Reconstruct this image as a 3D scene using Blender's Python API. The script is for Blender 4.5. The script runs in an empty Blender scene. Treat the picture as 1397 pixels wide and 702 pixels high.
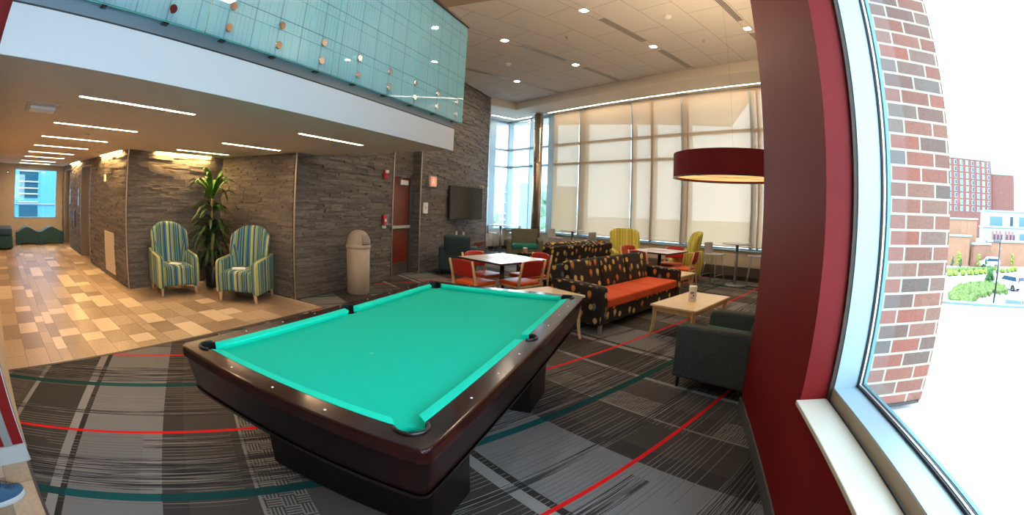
import bpy, bmesh, math, random
from mathutils import Vector, Matrix
random.seed(7)
S = bpy.context.scene
COL = S.collection
R = math.radians
PI = math.pi

# ------------------------------------------------------------------ camera, world, exposure
H = 1.61
cam = bpy.data.cameras.new('camera')
camo = bpy.data.objects.new('camera', cam)
COL.objects.link(camo)
S.camera = camo
cam.type = 'PANO'
cam.sensor_fit = 'HORIZONTAL'
cam.sensor_width = 36.0
cam.sensor_height = 36.0 * 702 / 1397
for t in (cam, getattr(cam, 'cycles', None)):
    try:
        t.panorama_type = 'FISHEYE_EQUISOLID'
        t.fisheye_lens = 608.0 * 36 / 1397
        t.fisheye_fov = R(200)
    except Exception:
        pass
cam.shift_y = (278.0 - 351.0) / 702.0
cam.shift_x = -1.5 / 1397
cam.clip_end = 1000
camo.matrix_world = Matrix.Translation((0, 0, H)) @ (Matrix.Rotation(R(20), 4, 'Z') @ Matrix.Rotation(R(90), 4, 'X') @ Matrix.Rotation(0.0346, 4, 'Z'))

S.view_settings.view_transform = 'Standard'
S.view_settings.look = 'None'
S.view_settings.exposure = 0.9
S.view_settings.gamma = 1.0
S.view_settings.use_curve_mapping = False
S.cycles.use_denoising = True
try:
    S.cycles.denoiser = 'OPENIMAGEDENOISE'
except Exception:
    pass
S.cycles.max_bounces = 8
S.cycles.diffuse_bounces = 4
S.cycles.glossy_bounces = 4
S.cycles.transparent_max_bounces = 24
S.cycles.transmission_bounces = 6
S.cycles.caustics_reflective = False
S.cycles.caustics_refractive = False
S.cycles.sample_clamp_indirect = 6.0
S.cycles.use_light_tree = True

SKY = 4.4          # daylight
LED = 46.0         # LED strips
DOWN = 420.0       # square downlights
FILL = 110.0       # added fill lights over the pool table and entry
UPPER = 42.0
      # lights of the upper storey
WASH = 170.0        # wall-wash strips
DRUM_UP = 9.0       # glow added on top of the drum pendant to brighten the ceiling

wd = bpy.data.worlds.new('daylight')
S.world = wd
wd.use_nodes = True
nt = wd.node_tree
for n in list(nt.nodes):
    nt.nodes.remove(n)
wo = nt.nodes.new('ShaderNodeOutputWorld')
bg = nt.nodes.new('ShaderNodeBackground')
tc = nt.nodes.new('ShaderNodeTexCoord')
nz = nt.nodes.new('ShaderNodeTexNoise')
nz.inputs['Scale'].default_value = 2.2
nz.inputs['Detail'].default_value = 6
rp = nt.nodes.new('ShaderNodeValToRGB')
rp.color_ramp.elements[0].position = 0.42
rp.color_ramp.elements[0].color = (0.55, 0.78, 1.0, 1)
rp.color_ramp.elements[1].position = 0.6
rp.color_ramp.elements[1].color = (0.80, 0.91, 1.0, 1)
nt.links.new(tc.outputs['Generated'], nz.inputs['Vector'])
nt.links.new(nz.outputs['Fac'], rp.inputs['Fac'])
nt.links.new(rp.outputs['Color'], bg.inputs['Color'])
bg.inputs['Strength'].default_value = SKY
nt.links.new(bg.outputs['Background'], wo.inputs['Surface'])

# ------------------------------------------------------------------ plan helpers
C60, S60 = math.cos(R(60)), math.sin(R(60))
def ws(w, s):
    """a point of the second plan grid: w metres towards the big window wall, s metres along it"""
    return (w * C60 + s * S60, w * S60 - s * C60)
M30 = Matrix.Rotation(R(-30), 4, 'Z')      # local x along the window wall, local y towards it

# ------------------------------------------------------------------ node helpers
class NT:
    def __init__(s, mat):
        s.t = mat.node_tree
    def n(s, typ, **kw):
        nd = s.t.nodes.new(typ)
        for k, v in kw.items():
            setattr(nd, k, v)
        return nd
    def put(s, sock, v):
        if isinstance(v, bpy.types.NodeSocket):
            s.t.links.new(v, sock)
        else:
            if sock.type == 'RGBA' and len(v) == 3:
                v = (*v, 1)
            sock.default_value = v
    def m(s, op, a, b=0.0, c=0.0, clamp=False):
        nd = s.n('ShaderNodeMath', operation=op, use_clamp=clamp)
        s.put(nd.inputs[0], a); s.put(nd.inputs[1], b); s.put(nd.inputs[2], c)
        return nd.outputs[0]
    def mix(s, f, a, b, bt='MIX'):
        nd = s.n('ShaderNodeMix', data_type='RGBA', blend_type=bt)
        s.put(nd.inputs[0], f); s.put(nd.inputs[6], a); s.put(nd.inputs[7], b)
        return nd.outputs[2]
    def band(s, x, a, b):
        return s.m('MULTIPLY', s.m('GREATER_THAN', x, a), s.m('LESS_THAN', x, b))
    def coord(s, which='Object'):
        return s.n('ShaderNodeTexCoord').outputs[which]
    def xyz(s, v):
        nd = s.n('ShaderNodeSeparateXYZ'); s.put(nd.inputs[0], v)
        return nd.outputs
    def vec(s, x, y, z):
        nd = s.n('ShaderNodeCombineXYZ')
        s.put(nd.inputs[0], x); s.put(nd.inputs[1], y); s.put(nd.inputs[2], z)
        return nd.outputs[0]
    def noise(s, v, scale, detail=3, rough=0.5):
        nd = s.n('ShaderNodeTexNoise'); s.put(nd.inputs['Vector'], v)
        nd.inputs['Scale'].default_value = scale; nd.inputs['Detail'].default_value = detail
        nd.inputs['Roughness'].default_value = rough
        return nd.outputs['Fac']
    def white(s, v, dim='3D'):
        nd = s.n('ShaderNodeTexWhiteNoise', noise_dimensions=dim)
        s.put(nd.inputs['W' if dim == '1D' else 'Vector'], v)
        return nd.outputs['Value']
    def ramp(s, f, stops, interp='LINEAR'):
        nd = s.n('ShaderNodeValToRGB'); cr = nd.color_ramp; cr.interpolation = interp
        while len(cr.elements) < len(stops):
            cr.elements.new(0.5)
        for e, (p, c) in zip(cr.elements, stops):
            e.position = p; e.color = (*c, 1)
        s.put(nd.inputs[0], f)
        return nd.outputs[0]
    def bump(s, h, strength=0.3, dist=0.01):
        nd = s.n('ShaderNodeBump'); s.put(nd.inputs['Height'], h)
        nd.inputs['Strength'].default_value = strength; nd.inputs['Distance'].default_value = dist
        return nd.outputs[0]

def srgb(r, g, b):
    f = lambda c: (c / 255 / 12.92) if c / 255 <= 0.04045 else ((c / 255 + 0.055) / 1.055) ** 2.4
    return (f(r), f(g), f(b))

MATS = {}
def mat(name, color=(0.5, 0.5, 0.5), rough=0.5, metal=0.0, var=0.0, vscale=12.0, bump=0.0, bscale=60.0, coat=0.0, emit=None, estr=0.0, sheen=0.0, spec=None, fn=None):
    if name in MATS:
        return MATS[name]
    m = bpy.data.materials.new(name)
    m.use_nodes = True
    MATS[name] = m
    b = m.node_tree.nodes['Principled BSDF']
    N = NT(m)
    c = (*color, 1)
    b.inputs['Base Color'].default_value = c
    b.inputs['Roughness'].default_value = rough
    b.inputs['Metallic'].default_value = metal
    b.inputs['Coat Weight'].default_value = coat
    b.inputs['Coat Roughness'].default_value = 0.06
    b.inputs['Sheen Weight'].default_value = sheen
    if spec is not None:
        b.inputs['Specular IOR Level'].default_value = spec
    if emit:
        b.inputs['Emission Color'].default_value = (*emit, 1)
        b.inputs['Emission Strength'].default_value = estr
    if var > 0:
        f = N.noise(N.coord(), vscale, 4)
        lo = tuple(x * (1 - var) for x in color); hi = tuple(min(1, x * (1 + var)) for x in color)
        N.put(b.inputs['Base Color'], N.ramp(f, [(0.3, lo), (0.7, hi)]))
    if bump > 0:
        N.put(b.inputs['Normal'], N.bump(N.noise(N.coord(), bscale, 3), bump))
    if fn:
        fn(N, b)
    return m

def glass_mat(name, tint, trans=0.9, rough=0.0, diff=0.0, dcol=(0.5, 0.8, 0.8), gl=0.08, lines=None):
    """thin pane: mostly see-through, partly mirroring"""
    if name in MATS:
        return MATS[name]
    m = bpy.data.materials.new(name); m.use_nodes = True; MATS[name] = m
    N = NT(m); t = m.node_tree
    t.nodes.remove(t.nodes['Principled BSDF'])
    out = t.nodes['Material Output']
    tr = N.n('ShaderNodeBsdfTransparent'); tr.inputs[0].default_value = (*tint, 1)
    g = N.n('ShaderNodeBsdfGlossy'); g.inputs['Roughness'].default_value = rough
    g.inputs['Color'].default_value = (1, 1, 1, 1)
    lw = N.n('ShaderNodeLayerWeight'); lw.inputs['Blend'].default_value = 0.5
    sch = N.m('ADD', N.m('MULTIPLY', N.m('POWER', lw.outputs['Facing'], 5.0), 0.5), gl, clamp=True)
    a = N.n('ShaderNodeMixShader'); t.links.new(sch, a.inputs[0])
    first = tr.outputs[0]
    if diff > 0:
        d = N.n('ShaderNodeBsdfTranslucent'); d.inputs[0].default_value = (*dcol, 1)
        d2 = N.n('ShaderNodeBsdfDiffuse'); d2.inputs[0].default_value = (*dcol, 1)
        ms = N.n('ShaderNodeMixShader'); ms.inputs[0].default_value = 0.5
        t.links.new(d.outputs[0], ms.inputs[1]); t.links.new(d2.outputs[0], ms.inputs[2])
        mm = N.n('ShaderNodeMixShader'); mm.inputs[0].default_value = diff
        t.links.new(tr.outputs[0], mm.inputs[1]); t.links.new(ms.outputs[0], mm.inputs[2])
        first = mm.outputs[0]
    t.links.new(first, a.inputs[1]); t.links.new(g.outputs[0], a.inputs[2])
    fin = a.outputs[0]
    if lines:
        ld = N.n('ShaderNodeBsdfDiffuse'); ld.inputs[0].default_value = (0.03, 0.12, 0.14, 1)
        lm = N.n('ShaderNodeMixShader')
        t.links.new(lines(N), lm.inputs[0])
        t.links.new(fin, lm.inputs[1]); t.links.new(ld.outputs[0], lm.inputs[2])
        fin = lm.outputs[0]
    t.links.new(fin, out.inputs['Surface'])
    return m

# ------------------------------------------------------------------ mesh builder
class G:
    def __init__(s):
        s.bm = bmesh.new()
    def _fin(s, verts, M=None, mi=0, faces=None):
        if M is not None:
            bmesh.ops.transform(s.bm, matrix=M, verts=verts)
        if mi and faces:
            for f in faces:
                f.material_index = mi
    def box(s, x0, x1, y0, y1, z0, z1, bev=0.0, seg=2, M=None, mi=0):
        tmp = bmesh.new()
        bmesh.ops.create_cube(tmp, size=1)
        for v in tmp.verts:
            v.co = Vector(((x0 + x1) / 2 + v.co.x * (x1 - x0), (y0 + y1) / 2 + v.co.y * (y1 - y0), (z0 + z1) / 2 + v.co.z * (z1 - z0)))
        if bev > 0:
            bev = min(bev, 0.49 * min(abs(x1 - x0), abs(y1 - y0), abs(z1 - z0)))
            bmesh.ops.bevel(tmp, geom=tmp.edges[:], offset=bev, segments=seg, profile=0.5, affect='EDGES')
        return s.merge(tmp, M, mi)
    def merge(s, tmp, M=None, mi=0, smooth=None):
        if M is not None:
            bmesh.ops.transform(tmp, matrix=M, verts=tmp.verts[:])
        mp = {}
        for v in tmp.verts:
            mp[v] = s.bm.verts.new(v.co)
        for f in tmp.faces:
            try:
                nf = s.bm.faces.new([mp[v] for v in f.verts])
                nf.material_index = mi; nf.smooth = f.smooth
            except ValueError:
                pass
        tmp.free()
        return s
    def poly(s, pts, mi=0):
        f = s.bm.faces.new([s.bm.verts.new(p) for p in pts]); f.material_index = mi
        return f
    def cyl(s, p0, p1, r0, r1=None, n=16, mi=0, smooth=True):
        r1 = r0 if r1 is None else r1
        return s.tube([p0, p1], [r0, r1], n, mi, smooth)
    def tube(s, pts, r, n=8, mi=0, smooth=True, closed=False):
        pts = [Vector(p) for p in pts]
        rs = r if isinstance(r, (list, tuple)) else [r] * len(pts)
        rings = []; up = None
        L = len(pts)
        for i, p in enumerate(pts):
            if closed:
                d = pts[(i + 1) % L] - pts[i - 1]
            else:
                d = (pts[min(i + 1, L - 1)] - pts[max(i - 1, 0)])
            d = d.normalized()
            if up is None:
                up = Vector((0, 0, 1)) if abs(d.z) < 0.9 else Vector((1, 0, 0))
            a = d.cross(up).normalized(); b = a.cross(d).normalized(); up = b
            rings.append([s.bm.verts.new(p + (a * math.cos(2 * PI * k / n) + b * math.sin(2 * PI * k / n)) * rs[i]) for k in range(n)])
        m = L if closed else L - 1
        for i in range(m):
            A, B = rings[i], rings[(i + 1) % L]
            for k in range(n):
                f = s.bm.faces.new([A[k], A[(k + 1) % n], B[(k + 1) % n], B[k]]); f.material_index = mi; f.smooth = smooth
        if not closed:
            for rg in (rings[0][::-1], rings[-1]):
                f = s.bm.faces.new(rg); f.material_index = mi
        return s
    def lathe(s, prof, n=32, c=(0, 0, 0), mi=0, smooth=True, cap=True):
        rings = []
        for r, z in prof:
            rings.append([s.bm.verts.new((c[0] + r * math.cos(2 * PI * k / n), c[1] + r * math.sin(2 * PI * k / n), c[2] + z)) for k in range(n)])
        for A, B in zip(rings[:-1], rings[1:]):
            for k in range(n):
                f = s.bm.faces.new([A[k], A[(k + 1) % n], B[(k + 1) % n], B[k]]); f.material_index = mi; f.smooth = smooth
        if cap:
            s.bm.faces.new(rings[0][::-1]).material_index = mi
            s.bm.faces.new(rings[-1]).material_index = mi
        return s
    def prism(s, poly, z0, z1, bev=0, M=None, mi=0, seg=2):
        """poly: list of (x, y), extruded in z"""
        tmp = bmesh.new()
        a = [tmp.verts.new((x, y, z0)) for x, y in poly]; b = [tmp.verts.new((x, y, z1)) for x, y in poly]
        n = len(poly)
        tmp.faces.new(a[::-1]); tmp.faces.new(b)
        for i in range(n):
            tmp.faces.new([a[i], a[(i + 1) % n], b[(i + 1) % n], b[i]])
        bmesh.ops.recalc_face_normals(tmp, faces=tmp.faces[:])
        if bev:
            bmesh.ops.bevel(tmp, geom=tmp.edges[:], offset=bev, segments=seg, profile=0.5, affect='EDGES')
        return s.merge(tmp, M, mi)
    def sheet(s, fn, nu, nv, mi=0, thick=0.0, smooth=True):
        """fn(u, v) with u, v in 0..1 gives a point; thick > 0 closes it into a solid"""
        tmp = bmesh.new()
        V = [[tmp.verts.new(fn(i / nu, j / nv)) for j in range(nv + 1)] for i in range(nu + 1)]
        for i in range(nu):
            for j in range(nv):
                f = tmp.faces.new([V[i][j], V[i + 1][j], V[i + 1][j + 1], V[i][j + 1]]); f.smooth = smooth
        if thick:
            bmesh.ops.recalc_face_normals(tmp, faces=tmp.faces[:])
            bmesh.ops.solidify(tmp, geom=tmp.faces[:], thickness=thick)
        return s.merge(tmp, None, mi)

def link(o, parent=None):
    COL.objects.link(o)
    if parent is not None:
        o.parent = parent
    return o

def obj(name, g, m, parent=None, smooth=None, mods=None, loc=None):
    me = bpy.data.meshes.new(name)
    bmesh.ops.recalc_face_normals(g.bm, faces=g.bm.faces[:])
    if smooth is not None:
        for f in g.bm.faces:
            f.smooth = smooth
    g.bm.to_mesh(me); g.bm.free()
    for x in (m if isinstance(m, (list, tuple)) else [m]):
        me.materials.append(x)
    o = bpy.data.objects.new(name, me)
    if loc:
        o.location = loc
    link(o, parent)
    if mods == 'sub':
        md = o.modifiers.new('subdivision', 'SUBSURF'); md.levels = 2; md.render_levels = 2
    return o

def thing(name, label, cat, loc=(0, 0, 0), rotz=0.0, group=None):
    o = bpy.data.objects.new(name, None)
    o.empty_display_size = 0.1
    link(o)
    o.location = loc; o.rotation_euler = (0, 0, rotz)
    o['label'] = label; o['category'] = cat
    if group:
        o['group'] = group
    return o

def tag(o, label, cat, group=None, kind=None):
    o['label'] = label; o['category'] = cat
    if group:
        o['group'] = group
    if kind:
        o['kind'] = kind
    return o

def struct(name, g, m, loc=None):
    o = obj(name, g, m, loc=loc); o['kind'] = 'structure'
    return o

def dup(root, loc, rotz, label, group=None):
    r = root.copy(); COL.objects.link(r); r.location = loc; r.rotation_euler = (0, 0, rotz)
    r['label'] = label
    if group:
        r['group'] = group
    for ch in list(root.children):
        c = ch.copy(); COL.objects.link(c); c.parent = r
        for gch in ch.children:
            d = gch.copy(); COL.objects.link(d); d.parent = c
    return r

# ------------------------------------------------------------------ surface materials
def carpet_fn(N, b):
    p = N.xyz(N.coord('Object'))
    w = N.m('ADD', N.m('MULTIPLY', p[0], C60), N.m('MULTIPLY', p[1], S60))
    s = N.m('SUBTRACT', N.m('MULTIPLY', p[0], S60), N.m('MULTIPLY', p[1], C60))
    q = N.m('FLOORED_MODULO', N.m('SUBTRACT', w, 1.35), 2.72)
    r = N.m('FLOORED_MODULO', N.m('ADD', s, 1.31), 1.63)
    P = 2.72
    L, D, K = (0.30, 0.295, 0.29), (0.075, 0.066, 0.058), (0.035, 0.032, 0.030)
    base = N.ramp(N.m('DIVIDE', q, P), [(0, L), (0.08 / P, K), (0.13 / P, (0.22, 0.22, 0.22)), (0.82 / P, (0.055, 0.05, 0.047)), (0.99 / P, D), (1.415 / P, (0.28, 0.26, 0.24)),
        (1.44 / P, D), (1.71 / P, (0.10, 0.088, 0.078)), (2.10 / P, L), (2.15 / P, (0.06, 0.055, 0.05))], 'CONSTANT')
    # some blocks are darker or lighter than their neighbours
    cell = N.white(N.vec(N.m('FLOOR', N.m('DIVIDE', N.m('SUBTRACT', w, 1.35), 0.68)), N.m('FLOOR', N.m('DIVIDE', N.m('ADD', s, 1.31), 0.815)), 0.0))
    base = N.mix(1.0, base, N.ramp(cell, [(0, (0.80, 0.80, 0.80)), (1, (0.95, 0.94, 0.93))]), 'MULTIPLY')
    # fine pin lines running with w
    wob = N.noise(N.vec(N.m('MULTIPLY', w, 0.8), N.m('MULTIPLY', s, 22.0), 0.0), 1.0, 1)
    fl = N.m('FRACT', N.m('DIVIDE', s, 0.038))
    line = N.m('LESS_THAN', fl, 0.16)
    cellb = N.white(N.vec(N.m('FLOOR', N.m('DIVIDE', N.m('SUBTRACT', w, 1.35), 0.68)), N.m('FLOOR', N.m('DIVIDE', s, 0.41)), 3.0))
    lon = N.m('MULTIPLY', line, N.m('GREATER_THAN', cellb, 0.38))
    lon = N.m('MULTIPLY', lon, N.m('GREATER_THAN', wob, 0.44))
    inlight = N.band(q, 0.13, 0.82)
    lcol = N.mix(inlight, (0.25, 0.22, 0.19), (0.055, 0.055, 0.06))
    base = N.mix(N.m('MULTIPLY', lon, N.m('SUBTRACT', 0.8, N.m('MULTIPLY', inlight, 0.35))), base, lcol)
    # basket weave blocks
    wu = N.m('DIVIDE', w, 0.09); su = N.m('DIVIDE', s, 0.09)
    par = N.m('FLOORED_MODULO', N.m('ADD', N.m('FLOOR', wu), N.m('FLOOR', su)), 2.0)
    l1 = N.m('LESS_THAN', N.m('FRACT', N.m('MULTIPLY', wu, 4.0)), 0.5)
    l2 = N.m('LESS_THAN', N.m('FRACT', N.m('MULTIPLY', su, 4.0)), 0.5)
    wv = N.m('ADD', N.m('MULTIPLY', par, l1), N.m('MULTIPLY', N.m('SUBTRACT', 1.0, par), l2))
    wcell = N.white(N.vec(N.m('FLOOR', N.m('DIVIDE', s, 0.52)), N.m('FLOOR', N.m('DIVIDE', N.m('SUBTRACT', w, 1.35), 2.72)), 9.0))
    wmask = N.m('MULTIPLY', N.m('MULTIPLY', N.band(q, 1.445, 1.72), wv), N.m('GREATER_THAN', wcell, 0.15))
    base = N.mix(N.m('MULTIPLY', wmask, 0.8), base, (0.27, 0.25, 0.22))
    # streaky bands
    st = N.noise(N.vec(N.m('MULTIPLY', w, 1.1), N.m('MULTIPLY', s, 95.0), 0.0), 1.0, 2, 0.6)
    dark = N.m('LESS_THAN', st, 0.5)
    lite = N.m('GREATER_THAN', st, 0.565)
    east = N.m('GREATER_THAN', s, -1.30)
    west = N.m('SUBTRACT', 1.0, east)
    bands = N.m('ADD', N.m('ADD', N.m('ADD', N.m('MULTIPLY', N.band(r, 0.37, 0.72), west), N.m('MULTIPLY', N.band(r, 0.63, 0.96), east)), N.band(r, 1.30, 1.39)), N.m('MULTIPLY', N.band(r, 0.1, 0.24), N.m('GREATER_THAN', cell, 0.6)), clamp=True)
    base = N.mix(N.m('MULTIPLY', N.m('MULTIPLY', bands, dark), 0.88), base, (0.022, 0.021, 0.024))
    base = N.mix(N.m('MULTIPLY', N.m('MULTIPLY', bands, lite), 0.42), base, (0.34, 0.32, 0.29))
    # teal and red lines
    base = N.mix(N.m('MULTIPLY', N.band(r, 0.755, 0.83), west), base, N.mix(N.band(q, 0.13, 0.82), (0.006, 0.055, 0.055), (0.008, 0.085, 0.09)))
    base = N.mix(N.m('LESS_THAN', r, 0.034), base, (0.75, 0.012, 0.012))
    grain = N.noise(N.coord('Object'), 420, 2, 0.7)
    base = N.mix(1.0, base, N.ramp(grain, [(0.25, (0.62, 0.62, 0.62)), (0.75, (1.35, 1.35, 1.35))]), 'MULTIPLY')
    N.put(b.inputs['Base Color'], base)
    N.put(b.inputs['Normal'], N.bump(grain, 0.5, 0.004))
mat('carpet', rough=0.95, spec=0.15, fn=carpet_fn)

def stone_fn(N, b):
    g = N.n('ShaderNodeNewGeometry')
    isl = g.outputs['Random Per Island']
    c = N.ramp(isl, [(0, (0.115, 0.100, 0.088)), (0.5, (0.16, 0.140, 0.122)), (1, (0.215, 0.188, 0.163))])
    p = N.xyz(N.coord())
    n1 = N.noise(N.vec(N.m('MULTIPLY', p[0], 9.0), N.m('MULTIPLY', p[1], 9.0), N.m('MULTIPLY', p[2], 60.0)), 1.0, 5, 0.65)
    c = N.mix(1.0, c, N.ramp(n1, [(0.25, (0.55, 0.55, 0.56)), (0.75, (1.4, 1.38, 1.35))]), 'MULTIPLY')
    N.put(b.inputs['Base Color'], c)
    N.put(b.inputs['Normal'], N.bump(n1, 0.8, 0.02))
mat('stacked_stone', rough=0.75, fn=stone_fn)
mat('stone_joint', (0.05, 0.045, 0.04), 0.9)

def ceil_fn(N, b):
    p = N.xyz(N.coord('Object'))
    w = N.m('ADD', N.m('MULTIPLY', p[0], C60), N.m('MULTIPLY', p[1], S60))
    s = N.m('SUBTRACT', N.m('MULTIPLY', p[0], S60), N.m('MULTIPLY', p[1], C60))
    u = N.m('FLOORED_MODULO', N.m('ADD', s, 4.53), 2.08)      # 0-.15 strip, then three tiles of .643
    t = N.m('DIVIDE', N.m('SUBTRACT', u, 0.15), 0.6433)
    row = N.m('FLOOR', t)
    f = N.m('MULTIPLY', N.m('FRACT', t), 0.6433)
    l1 = N.m('LESS_THAN', f, 0.009)
    l0 = N.m('LESS_THAN', u, 0.009)
    ww = N.m('FLOORED_MODULO', N.m('ADD', w, N.m('MULTIPLY', row, 0.77)), 1.28)
    l2 = N.m('MULTIPLY', N.m('LESS_THAN', ww, 0.009), N.m('GREATER_THAN', u, 0.15))
    ln = N.m('MAXIMUM', N.m('MAXIMUM', l1, l0), l2)
    gr = N.noise(N.coord(), 300, 2)
    c = N.mix(N.m('MULTIPLY', ln, 0.75), N.ramp(gr, [(0.3, (0.60, 0.57, 0.54)), (0.7, (0.68, 0.65, 0.62))]), (0.12, 0.1, 0.09))
    N.put(b.inputs['Base Color'], c)
mat('ceiling_tile', rough=0.9, fn=ceil_fn)
mat('plaster', (0.66, 0.60, 0.55), 0.85, var=0.03)
mat('white_fascia', (0.60, 0.66, 0.72), 0.5)
mat('cream_wall', (0.62, 0.52, 0.40), 0.8, var=0.03, vscale=3)
mat('red_paint', (0.20, 0.005, 0.005), 0.55, spec=0.25, var=0.08, vscale=1.5, bump=0.05, bscale=250)
mat('brushed_steel', (0.62, 0.60, 0.57), 0.28, 1.0, var=0.08, vscale=40)
mat('trim_metal', (0.75, 0.66, 0.55), 0.35, 0.9)
mat('window_frame', (0.40, 0.54, 0.62), 0.4, 0.25)
mat('curtain_frame', (0.36, 0.46, 0.52), 0.4, 0.3)
mat('black_gasket', (0.012, 0.013, 0.015), 0.5)
mat('aluminium', (0.8, 0.83, 0.86), 0.3, 0.7)
mat('cream_sill', (0.72, 0.69, 0.58), 0.35)
mat('dark_brown', (0.06, 0.035, 0.025), 0.6)
mat('grey_base', (0.10, 0.10, 0.10), 0.6)
mat('dark_base', (0.03, 0.028, 0.026), 0.5)
mat('pale_base', (0.45, 0.48, 0.5), 0.5)
glass_mat('window_glass', (0.96, 0.99, 0.99), gl=0.05)
mat('steel_channel', (0.17, 0.23, 0.28), 0.4, 0.5)

def brick_fn(N, b):
    p = N.xyz(N.coord())
    # bricks seen on two faces: use x+y as the running direction
    v = N.vec(N.m('ADD', p[0], p[1]), p[2], 0.0)
    bt = N.n('ShaderNodeTexBrick')
    N.put(bt.inputs['Vector'], v)
    bt.inputs['Scale'].default_value = 1.0
    bt.inputs['Brick Width'].default_value = 0.213; bt.inputs['Row Height'].default_value = 0.0775
    bt.inputs['Mortar Size'].default_value = 0.0065; bt.inputs['Mortar Smooth'].default_value = 0.1
    bt.inputs['Bias'].default_value = 0.0
    bt.offset = 0.5
    bt.inputs['Color1'].default_value = (0, 0, 0, 1); bt.inputs['Color2'].default_value = (1, 1, 1, 1)
    tone = N.ramp(bt.outputs['Color'], [(0.0, (0.155, 0.12, 0.10)), (0.3, (0.25, 0.12, 0.088)), (0.55, (0.34, 0.118, 0.08)), (0.8, (0.28, 0.15, 0.108)), (1.0, (0.18, 0.15, 0.13))])
    gr = N.noise(N.coord(), 90, 4, 0.7)
    tone = N.mix(1.0, tone, N.ramp(gr, [(0.3, (0.8, 0.8, 0.8)), (0.7, (1.15, 1.15, 1.15))]), 'MULTIPLY')
    N.put(b.inputs['Base Color'], N.mix(bt.outputs['Fac'], tone, (0.52, 0.49, 0.37)))
    N.put(b.inputs['Normal'], N.bump(N.m('SUBTRACT', 1.0, bt.outputs['Fac']), 0.6, 0.006))
mat('brick', rough=0.85, fn=brick_fn)

# ------------------------------------------------------------------ floors
ZC, ZH, ZS = 2.28, 4.81, 4.58        # low ceiling, high ceiling, window soffit
BX = -4.58                            # edge between tiles and carpet
g = G()
g.poly([(BX, -0.19, 0), (2.6, -0.19, 0), (2.6, 14, 0), (-9, 16.5, 0), (-9, 4.66, 0), (BX, 4.66, 0)])
g.poly([(BX, -0.19, -0.1), (2.6, -0.19, -0.1), (2.6, 14, -0.1), (-9, 16.5, -0.1), (-9, 4.66, -0.1), (BX, 4.66, -0.1)][::-1])
struct('floor', g, MATS['carpet'])

tile_m = [mat('tile_tan', (0.43, 0.32, 0.215), 0.33, var=0.1, vscale=25), mat('tile_brown', (0.33, 0.24, 0.165), 0.33, var=0.12, vscale=25),
          mat('tile_sand', (0.52, 0.40, 0.275), 0.33, var=0.1, vscale=25), mat('tile_cream', (0.74, 0.61, 0.45), 0.33, var=0.06, vscale=25),
          mat('tile_grout', (0.13, 0.09, 0.06), 0.8)]
def tiles(name, x0, x1, y0, y1, seed):
    rnd = random.Random(seed)
    g = G()
    g.poly([(x0, y0, -0.003), (x1, y0, -0.003), (x1, y1, -0.003), (x0, y1, -0.003)], 4)
    y = y0
    while y < y1 - 0.02:
        hgt = rnd.choice([0.15, 0.3, 0.3, 0.3])
        ye = min(y1, y + hgt)
        x = x0 - rnd.random() * 0.5
        while x < x1:
            L = rnd.choice([0.3, 0.45, 0.6, 0.6])
            xa, xb = max(x, x0), min(x + L, x1)
            if xb - xa > 0.01:
                k = rnd.choices([0, 1, 2, 3], [5, 4, 4, 3])[0]
                g.poly([(xa + 0.002, y + 0.002, 0), (xb - 0.002, y + 0.002, 0), (xb - 0.002, ye - 0.002, 0), (xa + 0.002, ye - 0.002, 0)], k)
            x += L
        y = ye
    return struct(name, g, tile_m)
tiles('floor', -16.2, BX, -0.19, 4.69, 3)
tiles('floor', -3.2, 1.2, -2.7, -0.19, 5)
g = G(); g.box(BX - 0.02, BX + 0.02, -0.19, 4.68, -0.01, 0.004); g.box(-5.3, BX, 4.66, 4.69, -0.01, 0.004); g.box(-2.9, 0.78, -0.215, -0.19, -0.01, 0.005)
struct('trim_1', g, mat('transition_strip', (0.07, 0.055, 0.045), 0.5))

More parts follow.
